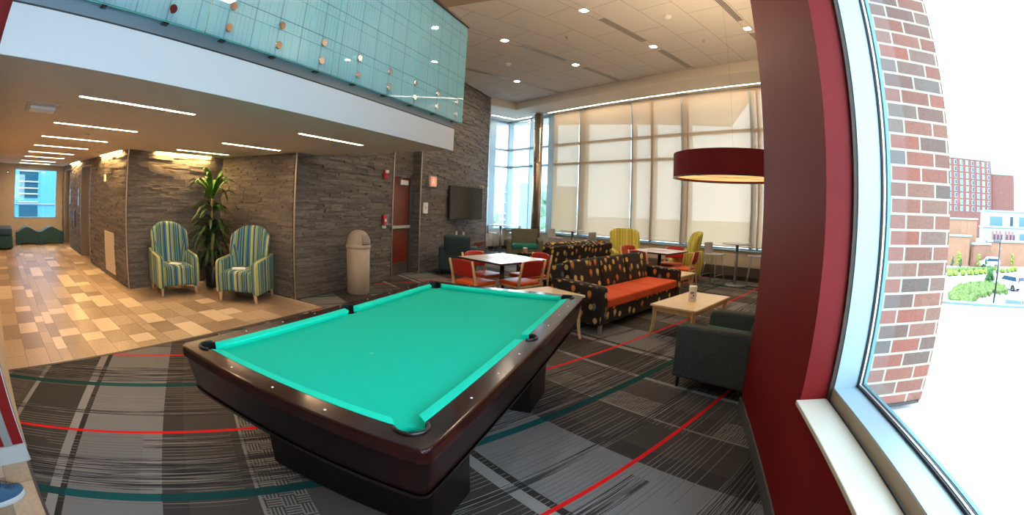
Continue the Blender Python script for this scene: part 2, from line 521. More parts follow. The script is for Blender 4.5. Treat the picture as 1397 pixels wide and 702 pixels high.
# ------------------------------------------------------------------ stacked stone walls
def stone_wall(name, p0, p1, z0, z1, nrm, seed, openings=(), back=0.12):
    """ledge stone facing from p0 to p1; nrm is the unit normal of the seen face; openings (a0, a1, z0, z1) along it"""
    rnd = random.Random(seed)
    g = G()
    p0 = Vector(p0); p1 = Vector(p1); d = (p1 - p0); L = d.length; d.normalize(); n = Vector(nrm)
    def blk(a0, a1, za, zb, dep, bk, mi):
        q = [p0 + d * a0 - n * bk, p0 + d * a1 - n * bk, p0 + d * a1 + n * dep, p0 + d * a0 + n * dep]
        vs = [g.bm.verts.new((v.x, v.y, z)) for z in (za, zb) for v in q]
        for idx in ((0, 1, 2, 3), (7, 6, 5, 4), (2, 3, 7, 6), (1, 2, 6, 5), (3, 0, 4, 7), (0, 1, 5, 4)):
            g.bm.faces.new([vs[i] for i in idx]).material_index = mi
    # backing
    xs = sorted({0, L} | {o[0] for o in openings} | {o[1] for o in openings})
    for a, b2 in zip(xs[:-1], xs[1:]):
        zz = [(z0, z1)]
        for o in openings:
            if a >= o[0] - 1e-6 and b2 <= o[1] + 1e-6:
                zz = [(lo, hi) for lo, hi in ((z0, o[2]), (o[3], z1)) if hi - lo > 0.01]
        for lo, hi in zz:
            blk(a, b2, lo, hi, -0.004, back, 1)
    z = z0
    while z < z1 - 0.005:
        h = min(rnd.choice([0.026, 0.034, 0.034, 0.044]), z1 - z)
        a = -rnd.random() * 0.4
        while a < L:
            ln = rnd.uniform(0.12, 0.6)
            lo, hi = max(a, 0.0), min(a + ln, L)
            segs = [(lo, hi)]
            for o in openings:
                if z + h / 2 > o[2] and z + h / 2 < o[3]:
                    ns = []
                    for l_, h_ in segs:
                        if h_ <= o[0] or l_ >= o[1]:
                            ns.append((l_, h_))
                        else:
                            if l_ < o[0]: ns.append((l_, o[0]))
                            if h_ > o[1]: ns.append((o[1], h_))
                    segs = ns
            for l_, h_ in segs:
                if h_ - l_ > 0.01:
                    dep = rnd.choice([0.0, 0.005, 0.010, 0.016, 0.024])
                    blk(l_ + 0.0006, h_ - 0.0006, z + 0.0006, z + h - 0.0006, dep, 0.004, 0)
            a += ln
        z += h
    return struct(name, g, [MATS['stacked_stone'], MATS['stone_joint']])

stone_wall('wall_hall', (-7.575, 2.55), (-15.7, 2.55), 0, ZC, (0, -1), 1, openings=[(3.125, 4.425, 0, 2.16), (6.325, 7.625, 0, 2.16)])
stone_wall('wall_nook', (-7.56, 2.56), (-7.56, 4.68), 0, ZC, (1, 0), 2)
stone_wall('wall_nook', (-7.56, 4.68), (-5.3, 4.68), 0, ZC, (0, -1), 3)
stone_wall('wall_left', (-5.27, 4.70), (-5.27, 7.36), 0, ZH, (1, 0), 4)
stone_wall('wall_left', (-5.27, 8.41), (-5.27, 12.14), 0, ZH, (1, 0), 5)
stone_wall('wall_left', (-5.47, 7.30), (-5.47, 8.5), 2.15, ZH, (1, 0), 6, back=0.06)
stone_wall('wall_left', (-5.262, 8.40), (-5.52, 8.40), 0, ZH, (0, -1), 7, back=0.05)
stone_wall('wall_left', (-5.262, 7.372), (-5.52, 7.372), 0, ZH, (0, 1), 8, back=0.05)
stone_wall('wall_back', (-5.27, 12.16), (-6.95, 13.13), 0, ZH, (S60, C60), 9, back=0.1)
# slim metal corner beads
g = G()
for x, y, h in ((-7.545, 2.535, ZC), (-5.262, 4.675, ZC), (-5.248, 7.355, ZH), (-5.248, 8.415, ZH), (-5.248, 12.155, ZH)):
    g.box(x - 0.009, x + 0.009, y - 0.009, y + 0.009, 0, h)
struct('trim_2', g, MATS['trim_metal'])

# ------------------------------------------------------------------ low ceiling slab, fascia, upper storey
g = G()
g.box(-5.30, -2.745, -0.17, 5.12, ZC, 2.64)
g.box(-7.75, -5.30, -0.17, 4.80, ZC, 2.64)
g.box(-15.8, -7.75, -0.17, 2.75, ZC, 2.64)
struct('ceiling', g, MATS['plaster'])
g = G(); g.box(-2.745, -2.725, -0.17, 5.13, ZC - 0.004, 2.565)
struct('trim_3', g, MATS['white_fascia'])
g = G(); g.box(-2.76, -2.735, -0.17, 5.13, 2.565, 2.58)
struct('trim_4', g, MATS['black_gasket'])
g = G(); g.box(-2.78, -2.738, -0.17, 5.13, 2.58, 2.70)
struct('trim_5', g, MATS['steel_channel'])

g = G()
g.box(-7.75, -7.62, -0.4, 4.8, 2.64, ZH)
g.box(-7.75, -5.40, 4.7, 4.82, 2.64, ZH)
struct('wall_upper', g, MATS['cream_wall'])
g = G(); g.box(-15.8, -3.085, -0.42, -0.17, 0, ZH)
struct('wall_hall_left', g, MATS['cream_wall'])

# end of the hall with its window
g = G()
EX = -15.6
g.box(EX - 0.15, EX, -0.4, 0.50, 0, ZC); g.box(EX - 0.15, EX, 2.30, 2.75, 0, ZC)
g.box(EX - 0.15, EX, 0.50, 2.30, 0, 0.68); g.box(EX - 0.15, EX, 0.50, 2.30, 2.17, ZC)
struct('wall_hall_end', g, MATS['cream_wall'])
g = G()
for a, b2, c, d in ((0.50, 2.30, 0.68, 0.73), (0.50, 2.30, 2.12, 2.17), (0.50, 0.55, 0.68, 2.17), (2.25, 2.30, 0.68, 2.17)):
    g.box(EX - 0.12, EX + 0.01, a, b2, c, d)
w1 = struct('window_1', g, MATS['window_frame'])
g = G(); g.box(EX - 0.08, EX - 0.07, 0.55, 2.25, 0.73, 2.12); obj('pane', g, MATS['window_glass'], w1)

# ------------------------------------------------------------------ the high ceiling
g = G()
g.poly([(-5.4, 5.5, ZH), (2.6, 5.5, ZH), (2.6, 9.2, ZH), (*ws(9.2, -10.5), ZH), (-5.4, 13.2, ZH)][::-1])
struct('ceiling', g, MATS['ceiling_tile'])
g = G(); g.box(-5.3, 2.56, 4.7, 5.58, 4.62, ZH + 0.1)
struct('beam', g, mat('beam_plaster', (0.34, 0.26, 0.19), 0.8))
g = G(); g.box(-2.9, 2.6, -2.75, 4.72, ZH - 0.05, ZH + 0.1)
struct('ceiling', g, MATS['plaster'])
g = G(); g.box(-7.75, -2.9, -2.75, 4.72, ZH - 0.05, ZH + 0.1)
struct('ceiling', g, mat('warm_ceiling', (0.72, 0.50, 0.30), 0.7))
g = G(); g.box(-18, 2.65, -4, 3.4, 5.0, 5.1); g.box(-18, 2.65, 3.4, 18, 5.0, 5.1)  # unseen cover added over the whole building to keep sky light out
struct('ceiling', g, MATS['plaster'])
g = G()
g.prism([ws(8.9, -2.0), ws(10.45, -2.0), ws(10.45, -12.7), ws(7.85, -12.7), ws(7.85, -10.62), ws(8.9, -10.62)], ZS, 4.99)
struct('ceiling', g, mat('soffit_plaster', (0.78, 0.72, 0.64), 0.75))

# ------------------------------------------------------------------ window wall
WW = 10.2
S0, S1 = -12.45, -2.2
g = G()
g.prism([ws(WW - 0.1, S0), ws(WW - 0.1, S1), ws(WW + 0.12, S1), ws(WW + 0.12, S0)], 0, 0.70)
g.prism([ws(7.9, S0), ws(WW + 0.1, S0), ws(WW + 0.1, S0 - 0.2), ws(7.9, S0 - 0.2)], 0, 0.70)
struct('wall_window', g, mat('knee_wall', (0.66, 0.56, 0.43), 0.7))
g = G()
g.prism([ws(WW - 0.17, S0 + 0.05), ws(WW - 0.17, S1), ws(WW - 0.1, S1), ws(WW - 0.1, S0 + 0.05)], 0.10, 0.32, bev=0.008)
struct('trim_6', g, mat('heater_cover', (0.13, 0.10, 0.085), 0.5))
g = G()
g.prism([ws(WW - 0.15, S0 + 0.05), ws(WW - 0.15, S1), ws(WW - 0.1, S1), ws(WW - 0.1, S0 + 0.05)], 0.0, 0.10)
g.prism([ws(7.9, S0), ws(WW - 0.1, S0), ws(WW - 0.1, S0 + 0.02), ws(7.9, S0 + 0.02)], 0, 0.10)
struct('baseboard_window', g, MATS['dark_base'])
def wframe(g, wa, sa, wb, sb, z0, z1):
    g.prism([ws(wa, sa), ws(wb, sa), ws(wb, sb), ws(wa, sb)], z0, z1)
g = G()
for s_, hw in ((-12.41, 0.06), (-11.27, 0.02), (-10.24, 0.13), (-8.965, 0.035), (-8.78, 0.02), (-7.015, 0.035), (-6.35, 0.05), (-5.41, 0.04), (-5.24, 0.03), (-3.46, 0.04), (-3.28, 0.03), (-2.25, 0.05)):
    wframe(g, WW - 0.095, s_ - hw, WW + 0.1, s_ + hw, 0.70, ZS)
for z_, hh in ((0.72, 0.03), (2.92, 0.035), (3.54, 0.035), (ZS - 0.04, 0.04)):
    wframe(g, WW - 0.06, S0, WW + 0.08, S1, z_ - hh, z_ + hh)
for w_, hw in ((8.2, 0.05), (8.95, 0.03), (9.42, 0.13)):
    wframe(g, w_ - hw, S0 - 0.15, w_ + hw, S0 + 0.03, 0.70, ZS)
for z_, hh in ((0.72, 0.03), (2.92, 0.035), (3.54, 0.035), (ZS - 0.04, 0.04)):
    wframe(g, 7.9, S0 - 0.12, WW, S0 + 0.02, z_ - hh, z_ + hh)
w2 = struct('window_2', g, MATS['curtain_frame'])
g = G(); wframe(g, WW + 0.0, S0, WW + 0.012, S1, 0.72, ZS); wframe(g, 7.9, S0 - 0.06, WW, S0 - 0.048, 0.72, ZS)
obj('pane', g, MATS['window_glass'], w2)
g = G(); g.prism([ws(WW - 0.15, S0 + 0.02), ws(WW - 0.15, S1), ws(WW - 0.06, S1), ws(WW - 0.06, S0 + 0.02)], 0.69, 0.715)
obj('window_sill', g, MATS['window_frame'], w2)

# ------------------------------------------------------------------ right wall: red pier and the near window
XR, YE = 0.78, 3.48
YW, YW0 = 2.02, -1.7
g = G()
g.box(XR, 1.15, YW, YE, 0, ZH)
g.box(XR, 1.15, YW0, YW, 0, 0.69); g.box(XR, 1.15, YW0, YW, 3.3, ZH)
g.box(XR, 1.15, -2.75, YW0, 0, ZH)
struct('wall_right', g, MATS['red_paint'])
g = G()
g.box(XR + 0.02, 2.64, YE - 0.14, YE, 0, ZH)
g.box(2.55, 2.65, YE - 0.14, 10.4, 0, ZH)
struct('wall_right', g, MATS['cream_wall'])
g = G(); g.box(XR - 0.012, XR, -2.7, YE, 0, 0.10); g.box(XR - 0.012, 2.55, YE, YE + 0.012, 0, 0.1)
struct('baseboard_right', g, MATS['grey_base'])
g = G(); g.box(-3.1, XR, -2.9, -2.7, 0, ZH)
struct('wall_behind', g, MATS['cream_wall'])
# window: sill, frame, gaskets, pane
g = G(); g.box(XR - 0.025, 0.935, YW0, YW + 0.0, 0.688, 0.712, bev=0.004)
FX0, FX1 = 0.955, 1.095
g2 = G()
fw = 0.05
g2.box(FX0, FX1, YW - 0.025, YW + 0.02, 0.70, 3.3); g2.box(FX0, FX1, YW0, YW - 0.025, 0.69, 0.775)
g2.box(FX0, FX1, YW0, YW, 3.25, 3.3); g2.box(FX0, FX1, YW0, YW0 + 0.05, 0.7, 3.3)
w3 = struct('window_3', g2, MATS['window_frame'])
obj('window_sill', g, MATS['cream_sill'], w3)
g = G(); g.box(0.93, FX0 + 0.004, YW - 0.02, YW + 0.01, 0.712, 3.3); g.box(0.93, FX0 - 0.001, YW0, YW, 0.690, 0.70)
obj('frame_gap', g, MATS['dark_brown'], w3)
g = G(); g.box(FX0 - 0.004, FX0, YW0, YW - 0.02, 0.713, 0.772)
obj('frame_lip', g, mat('bronze_lip', (0.32, 0.25, 0.17), 0.5), w3)
g = G()
g.box(FX1, FX1 + 0.010, YW - 0.034, YW, 0.775, 3.3); g.box(FX1, FX1 + 0.010, YW0, YW, 0.77, 0.787)
g.box(FX1 + 0.022, FX1 + 0.030, YW - 0.04, YW, 0.775, 3.3); g.box(FX1 + 0.022, FX1 + 0.030, YW0, YW, 0.77, 0.792)
obj('gasket', g, MATS['black_gasket'], w3)
g = G()
g.box(FX1 + 0.010, FX1 + 0.022, YW - 0.038, YW, 0.775, 3.3); g.box(FX1 + 0.010, FX1 + 0.022, YW0, YW, 0.77, 0.790)
obj('glazing_bead', g, MATS['aluminium'], w3)
g = G(); g.box(FX1 + 0.03, FX1 + 0.05, YW - 0.045, YW, 0.7, 3.3); g.box(FX1 + 0.03, FX1 + 0.05, YW0, YW, 0.7, 0.794)
obj('outer_bead', g, mat('teal_frame', (0.12, 0.33, 0.36), 0.4, 0.2), w3)
g = G(); g.box(FX1 + 0.014, FX1 + 0.020, YW0, YW - 0.03, 0.78, 3.28)
obj('pane', g, MATS['window_glass'], w3)

# exterior brick pier
g = G(); g.box(1.155, 1.62, YW, YE - 0.15, 0.64, 7.0)
g.box(1.60, 2.645, YE - 0.18, YE - 0.145, 0.5, 5.2)
struct('wall_brick_pier', g, MATS['brick'])

# left red wall beside the tiled entry
LX = -2.93
g = G(); g.box(LX - 0.15, LX, -2.7, -0.175, 0, ZH)
struct('wall_entry', g, MATS['red_paint'])
g = G(); g.box(LX, LX + 0.012, -0.36, -0.28, 0.115, 2.2); g.box(LX, LX + 0.012, -1.4, -0.36, 2.12, 2.2)
struct('trim_7', g, mat('grey_frame', (0.3, 0.31, 0.33), 0.4, 0.4))
g = G(); g.box(LX - 0.001, LX + 0.004, -0.18, -0.172, 0.1, ZH)
struct('trim_8', g, MATS['aluminium'])
g = G(); g.box(LX, LX + 0.015, -2.7, -0.17, 0, 0.115)
struct('baseboard_entry', g, MATS['pale_base'])
g = G()
for a, b2 in ((4.7, 7.34), (8.43, 12.1)):
    g.box(-5.245, -5.235, a, b2, 0, 0.012)
struct('baseboard_left', g, MATS['dark_base'])

# ================================================================== furniture materials
mat('mahogany', (0.020, 0.0035, 0.003), 0.17, var=0.35, vscale=5, coat=0.1, spec=0.35)
mat('mahogany_dark', (0.005, 0.0025, 0.0025), 0.35)
mat('cushion_cloth', (0.004, 0.74, 0.54), 0.8, bump=0.06, bscale=500, spec=0.2)
mat('cloth', (0.0, 0.55, 0.385), 0.85, var=0.05, vscale=260, bump=0.08, bscale=500, spec=0.2)
mat('black_plastic', (0.008, 0.008, 0.009), 0.3)
mat('pearl', (0.85, 0.84, 0.8), 0.25)
mat('chrome', (0.75, 0.75, 0.76), 0.12, 1.0)
mat('maple', (0.66, 0.42, 0.19), 0.4, var=0.12, vscale=7)
mat('maple_top', (0.80, 0.62, 0.38), 0.32, var=0.06, vscale=5)
mat('orange_vinyl', (0.72, 0.10, 0.012), 0.42, var=0.06, bump=0.05)
mat('red_vinyl', (0.40, 0.020, 0.010), 0.38, var=0.08, bump=0.05)
mat('orange_cloth', (0.62, 0.075, 0.012), 0.8, var=0.08, bump=0.12, bscale=300)
def tweed(a, c2):
    def fn(N, b):
        n = N.noise(N.coord(), 230, 2, 0.8)
        N.put(b.inputs['Base Color'], N.ramp(n, [(0.38, a), (0.62, c2)]))
        N.put(b.inputs['Normal'], N.bump(n, 0.5, 0.004))
    return fn
mat('grey_tweed', rough=0.9, fn=tweed((0.014, 0.022, 0.022), (0.10, 0.112, 0.10)))
mat('teal_tweed', rough=0.9, fn=tweed((0.010, 0.028, 0.032), (0.045, 0.085, 0.09)))
mat('olive_tweed', rough=0.9, fn=tweed((0.06, 0.06, 0.035), (0.22, 0.20, 0.12)))
mat('teal_seat', (0.01, 0.20, 0.15), 0.8, bump=0.1, bscale=300)
mat('navy_green_vinyl', (0.004, 0.055, 0.06), 0.42)
mat('blue_vinyl', (0.006, 0.05, 0.10), 0.42)

def stripes(cols, width, seed):
    def fn(N, b):
        rnd = random.Random(seed)
        p = N.xyz(N.coord('Object'))
        g = N.n('ShaderNodeTexCoord').outputs['Normal']
        nx = N.m('ABSOLUTE', N.xyz(g)[0])
        side = N.m('GREATER_THAN', nx, 0.72)
        c = N.m('ADD', N.m('MULTIPLY', p[0], N.m('SUBTRACT', 1.0, side)), N.m('MULTIPLY', p[1], side))
        u = N.m('FRACT', N.m('ADD', N.m('DIVIDE', c, width), 10.3))
        pos = 0.0; stops = []
        n = 28
        ws_ = [rnd.choice([0.6, 1, 1, 1.7]) for _ in range(n)]; tot = sum(ws_)
        last = None
        for k in range(n):
            cc = rnd.choice([x for x in cols if x != last]); last = cc
            stops.append((pos, cc)); pos += ws_[k] / tot
        N.put(b.inputs['Base Color'], N.ramp(u, stops, 'CONSTANT'))
    return fn
_g, _t, _b, _k, _w, _y = (0.27, 0.34, 0.08), (0.06, 0.29, 0.34), (0.015, 0.045, 0.17), (0.14, 0.10, 0.11), (0.52, 0.56, 0.36), (0.48, 0.47, 0.10)
mat('stripe_fabric', rough=0.85, fn=stripes([_g, _t, _t, _b, _k, _w, _y], 0.36, 5))
mat('yellow_stripe', rough=0.85, fn=stripes([(0.55, 0.46, 0.05), (0.62, 0.55, 0.10), (0.48, 0.38, 0.03), (0.30, 0.30, 0.06), (0.66, 0.60, 0.2)], 0.30, 8))

def dots_fn(N, b):
    p = N.xyz(N.coord()); nn = N.xyz(N.n('ShaderNodeTexCoord').outputs['Normal'])
    ix = N.m('GREATER_THAN', N.m('ABSOLUTE', nn[0]), 0.6); iz = N.m('GREATER_THAN', N.m('ABSOLUTE', nn[2]), 0.6)
    u = N.m('ADD', N.m('MULTIPLY', p[0], N.m('SUBTRACT', 1.0, ix)), N.m('MULTIPLY', p[1], ix))
    v_ = N.m('ADD', N.m('MULTIPLY', p[2], N.m('SUBTRACT', 1.0, iz)), N.m('MULTIPLY', p[1], iz))
    col = (0.012, 0.007, 0.005)
    for k, (off, rad, dim) in enumerate(((0.035, 0.20, 0.4), (0.0, 0.255, 1.0))):
        v = N.n('ShaderNodeTexVoronoi', voronoi_dimensions='2D', feature='F1')
        N.put(v.inputs['Vector'], N.vec(u, N.m('MULTIPLY', N.m('ADD', v_, off), 0.85), 0.0)); v.inputs['Scale'].default_value = 7.8; v.inputs['Randomness'].default_value = 0.8
        msk = N.m('LESS_THAN', v.outputs['Distance'], rad)
        r = N.xyz(v.outputs['Color'])[0]
        f = dim
        c = N.ramp(r, [(0, (0.60 * f, 0.38 * f, 0.06 * f)), (0.28, (0.55 * f, 0.17 * f, 0.03 * f)), (0.5, (0.58 * f, 0.42 * f, 0.16 * f)), (0.68, (0.17 * f, 0.16 * f, 0.17 * f)), (0.85, (0.62 * f, 0.42 * f, 0.07 * f))], 'CONSTANT')
        show = N.m('GREATER_THAN', N.xyz(v.outputs['Color'])[1], 0.5 if k == 0 else 0.2)
        col = N.mix(N.m('MULTIPLY', msk, show), col, c)
    N.put(b.inputs['Base Color'], col)
mat('dotted_fabric', rough=0.8, fn=dots_fn)

# ================================================================== pool table
def pool_table():
    t = thing('pool_table', 'nine foot pool table with green cloth and dark glossy mahogany rails', 'pool table', (-1.462, 1.225, 0), R(1.1))
    L, W2 = 2.54, 0.635
    RZ = 0.80                       # rail top
    o = 0.165                       # nose to outer edge
    b = 0.052                       # cushion width
    PK = [(-W2 - 0.025, -0.025, 0.062), (W2 + 0.025, -0.025, 0.062), (-W2 - 0.025, L + 0.025, 0.062), (W2 + 0.025, L + 0.025, 0.062),
          (-W2 - 0.058, L / 2, 0.060), (W2 + 0.058, L / 2, 0.060)]
    # rail frame: four mitred rails, cut round the pockets
    g = G()
    def ring(x0, x1, y0, y1, r, n=6):
        pts = []
        for cx, cy, a0 in ((x1 - r, y1 - r, 0), (x0 + r, y1 - r, 90), (x0 + r, y0 + r, 180), (x1 - r, y0 + r, 270)):
            for k in range(n + 1):
                a = R(a0 + 90 * k / n); pts.append((cx + r * math.cos(a), cy + r * math.sin(a)))
        return pts
    g.prism(ring(-W2 - o, W2 + o, -o, L + o, 0.05), 0.735, RZ, bev=0.012, seg=3)
    rail = obj('rail_frame', g, MATS['mahogany'], t)
    cut = G()
    cut.box(-W2 - b, W2 + b, -b, L + b, 0.6, 0.9)
    for x, y, r in PK:
        cut.cyl((x, y, 0.6), (x, y, 0.9), r + 0.004, n=32)
    co = obj('cutter', cut, MATS['mahogany'])
    cs = bpy.data.objects
    md = rail.modifiers.new('cut', 'BOOLEAN'); md.operation = 'DIFFERENCE'; md.solver = 'EXACT'; md.use_self = True; md.object = co
    co.matrix_world = Matrix.Translation((-1.462, 1.225, 0)) @ Matrix.Rotation(R(1.1), 4, 'Z')
    bpy.context.view_layer.update()
    dg = bpy.context.evaluated_depsgraph_get()
    me = bpy.data.meshes.new_from_object(rail.evaluated_get(dg))
    rail.modifiers.clear(); rail.data = me;
    bpy.data.objects.remove(co, do_unlink=True)
    # bed cloth, cut round the pockets
    g = G(); g.box(-W2 - b, W2 + b, -b, L + b, 0.72, 0.762)
    bed = obj('bed_cloth', g, MATS['cloth'], t)
    cut = G()
    for x, y, r in PK:
        cut.cyl((x, y, 0.6), (x, y, 0.9), r, n=32)
    co = obj('cutter', cut, MATS['cloth'])
    md = bed.modifiers.new('cut', 'BOOLEAN'); md.operation = 'DIFFERENCE'; md.solver = 'EXACT'; md.object = co
    co.matrix_world = Matrix.Translation((-1.462, 1.225, 0)) @ Matrix.Rotation(R(1.1), 4, 'Z')
    bpy.context.view_layer.update()
    me = bpy.data.meshes.new_from_object(bed.evaluated_get(bpy.context.evaluated_depsgraph_get()))
    bed.modifiers.clear(); bed.data = me;
    bpy.data.objects.remove(co, do_unlink=True)
    # cushions: wedge strips with angled ends
    def cushion(ax, bx, A, B, out):
        # runs from A to B along its rail; back edge at distance b from nose; out = unit outward vector
        g = G()
        A = Vector(A); B = Vector(B); d = (B - A).normalized(); O = Vector(out)
        ta, tb = ax, bx          # how far the back end sticks out beyond the nose end (throat cut)
        pts = []
        for (P, k) in ((A, -ta), (B, tb)):
            n_ = P; k_ = P + d * k + O * b
            pts.append([(n_.x, n_.y, 0.797), (n_.x, n_.y, 0.785), ((n_ + O * 0.018).x, (n_ + O * 0.018).y, 0.758), (k_.x, k_.y, 0.758), (k_.x, k_.y, 0.802)])
        va = [g.bm.verts.new(p) for p in pts[0]]; vb = [g.bm.verts.new(p) for p in pts[1]]
        n = 5
        g.bm.faces.new(va[::-1]); g.bm.faces.new(vb)
        for i in range(n):
            g.bm.faces.new([va[i], va[(i + 1) % n], vb[(i + 1) % n], vb[i]])
        obj('cushion', g, MATS['cushion_cloth'], t)
    c, sd = 0.075, 0.065
    cushion(0.045, 0.045, (-W2 + c, 0), (W2 - c, 0), (0, -1))
    cushion(0.045, 0.045, (-W2 + c, L), (W2 - c, L), (0, 1))
    for sx in (-1, 1):
        cushion(0.045, 0.012, (sx * W2, c), (sx * W2, L / 2 - sd), (sx, 0))
        cushion(0.012, 0.045, (sx * W2, L / 2 + sd), (sx * W2, L - c), (sx, 0))
    # pockets: black cups with a raised rim on the rail side
    for i, (x, y, r) in enumerate(PK):
        g = G()
        g.lathe([(r + 0.003, 0.72), (r + 0.003, 0.66), (r * 0.75, 0.62), (0.002, 0.61)], 28, (x, y, 0), cap=False)
        g.lathe([(0.002, 0.607), (r * 0.78, 0.616), (r + 0.012, 0.66), (r + 0.012, 0.72)], 28, (x, y, 0), cap=False)
        ga = g
        if i < 4:
            a0 = math.atan2((-1 if y < 1 else 1), (1 if x > 0 else -1)); sp = R(92)
        else:
            a0 = 0 if x > 0 else PI; sp = R(80)
        ga.sheet(lambda u, v: (x + (r + 0.001) * math.cos(a0 + sp * (2 * u - 1)), y + (r + 0.001) * math.sin(a0 + sp * (2 * u - 1)), 0.715 + 0.086 * v), 24, 1)
        pk = obj('pocket', ga, MATS['black_plastic'], t, smooth=True)
        g = G()
        g.tube([(x + (r + 0.002) * math.cos(a0 + sp * (k / 14 - 1)), y + (r + 0.002) * math.sin(a0 + sp * (k / 14 - 1)), 0.803) for k in range(29)], 0.008, 8)
        obj('pocket_rim', g, MATS['black_plastic'], pk)
    # diamond sights
    ds = W2 + 0.113
    for sx in (-1, 1):
        for k in (1, 2, 3, 5, 6, 7):
            g = G(); g.cyl((sx * ds, L * k / 8, RZ - 0.002), (sx * ds, L * k / 8, RZ + 0.0012), 0.0058, n=12); obj('sight', g, MATS['pearl'], t)
    for yy in (-0.113, L + 0.113):
        for k in (-1, 0, 1):
            g = G(); g.cyl((k * L / 8, yy, RZ - 0.002), (k * L / 8, yy, RZ + 0.0012), 0.0058, n=12); obj('sight', g, MATS['pearl'], t)
    # head spot on the cloth
    g = G(); g.cyl((0, L * 0.25, 0.761), (0, L * 0.25, 0.7632), 0.010, n=14); obj('foot_spot', g, mat('spot', (0.2, 0.45, 0.4), 0.6), t)
    # apron: sloping boards
    g = G()
    a, bt = o - 0.012, o - 0.045
    top = ring(-W2 - a, W2 + a, -a, L + a, 0.05); bot = ring(-W2 - bt, W2 + bt, -bt, L + bt, 0.045)
    n = len(top)
    for za, zb, P, Q in ((0.735, 0.555, top, bot), (0.555, 0.530, [(x * 1.012, y if 0 < y < L else y + (0.008 if y > 0 else -0.008)) for x, y in bot], bot)):
        va = [g.bm.verts.new((x, y, za)) for x, y in P]; vb = [g.bm.verts.new((x, y, zb)) for x, y in Q]
        for i in range(n):
            f = g.bm.faces.new([va[i], va[(i + 1) % n], vb[(i + 1) % n], vb[i]]); f.smooth = True
    g.bm.faces.new([g.bm.verts.new((x, y, 0.532)) for x, y in bot])
    obj('apron', g, mat('mahogany_side', (0.008, 0.003, 0.003), 0.3, spec=0.3, coat=0.08), t)
    # frame under the slate and two slab pedestals
    g = G(); g.box(-W2 + 0.02, W2 - 0.02, 0.12, L - 0.12, 0.47, 0.56, bev=0.01)
    obj('base_frame', g, MATS['mahogany_dark'], t)
    for y0 in (0.22, 1.78):
        g = G(); g.prism([(-0.54, y0), (0.60, y0), (0.60, y0 + 0.42), (-0.54, y0 + 0.42)], 0.0, 0.54, bev=0.012)
        obj('pedestal', g, MATS['mahogany_dark'], t)
    return t
pool_table()

# ================================================================== high-backed armchairs
def highback(name, label, fabric, loc, face, group):
    t = thing(name, label, 'armchair', (*loc, 0), face + PI / 2, group)
    F = MATS[fabric]
    def back(u, v):
        x = (u - 0.5) * 2
        k = abs(x)
        topz = 1.12 - (0.17 * k ** 3 if fabric == 'stripe_fabric' else 0.09 * k ** 4)
        z = 0.22 + v * (topz - 0.22)
        hw = 0.31 + 0.085 * math.sin(min(1, max(0, (z - 0.3) / 0.75)) * PI * 0.62)
        y = 0.27 + 0.13 * (z - 0.3) - 0.23 * k ** 3 * (0.45 + 0.55 * math.sin(v * PI * 0.9))
        return (x * hw, y, z)
    g = G(); g.sheet(back, 20, 12, thick=0.085)
    bmesh.ops.recalc_face_normals(g.bm, faces=g.bm.faces[:])
    o = obj('backrest', g, F, t, smooth=True); md = o.modifiers.new('s', 'SUBSURF'); md.levels = 1; md.render_levels = 1
    g = G(); g.box(-0.285, 0.285, -0.40, 0.26, 0.16, 0.47, bev=0.05, seg=4)
    obj('seat', g, F, t, smooth=True)
    for s in (-1, 1):
        g = G()
        prof = []
        # side outline of the arm, drawn front to back
        for y, z in ((-0.385, 0.13), (-0.395, 0.40), (-0.385, 0.585), (-0.33, 0.625), (-0.15, 0.64), (0.10, 0.66), (0.33, 0.70), (0.36, 0.40), (0.30, 0.13)):
            prof.append((y, z))
        tmp = G(); tmp.prism(prof, 0, 0.11, bev=0.028, seg=3)
        Mx = Matrix(((0, 0, 1, s * 0.335 - 0.055), (1, 0, 0, 0), (0, 1, 0, 0), (0, 0, 0, 1)))
        bmesh.ops.transform(tmp.bm, matrix=Mx, verts=tmp.bm.verts[:])
        obj('arm', tmp, F, t, smooth=True)
    for sx in (-1, 1):
        for sy in (-0.34, 0.30):
            g = G(); k = 0.03 if sy > 0 else 0
            g.cyl((sx * 0.32, sy, 0.15), (sx * 0.33, sy + k, 0.0), 0.032, 0.020, n=10)
            obj('leg', g, MATS['leg_wood'], t)
    return t
mat('leg_wood', (0.72, 0.52, 0.33), 0.4)
highback('highback_armchair', 'blue and green striped high-backed armchair left of the potted plant', 'stripe_fabric', (-7.02, 3.27), R(-8), 'striped armchairs in the stone nook')
highback('highback_armchair', 'blue and green striped high-backed armchair right of the potted plant', 'stripe_fabric', (-5.88, 4.13), R(-62), 'striped armchairs in the stone nook')
highback('highback_armchair', 'yellow striped high-backed armchair facing the room behind the dotted sofas', 'yellow_stripe', (-0.95, 10.48), R(-68), 'yellow armchairs by the blinds')
highback('highback_armchair', 'yellow striped high-backed armchair seen side-on right of the red chairs', 'yellow_stripe', (0.50, 10.56), R(187), 'yellow armchairs by the blinds')
g = G(); g.box(-0.10, 0.10, -0.07, 0.07, 0, 0.012, bev=0.003)
p = obj('folded_paper', g, mat('white_paper', (0.85, 0.88, 0.92), 0.7), loc=(-6.86, 3.25, 0.472)); p.rotation_euler = (0, 0, 0.5)
tag(p, 'white folded paper on the seat of the striped armchair left of the plant', 'paper')
g = G(); g.box(-0.11, 0.11, -0.07, 0.07, 0, 0.02, bev=0.004)
p = obj('folded_paper', g, MATS['white_paper'], loc=(-5.86, 3.97, 0.472)); p.rotation_euler = (0, 0, 0.9)
tag(p, 'white folded paper on the seat of the striped armchair right of the plant', 'paper')

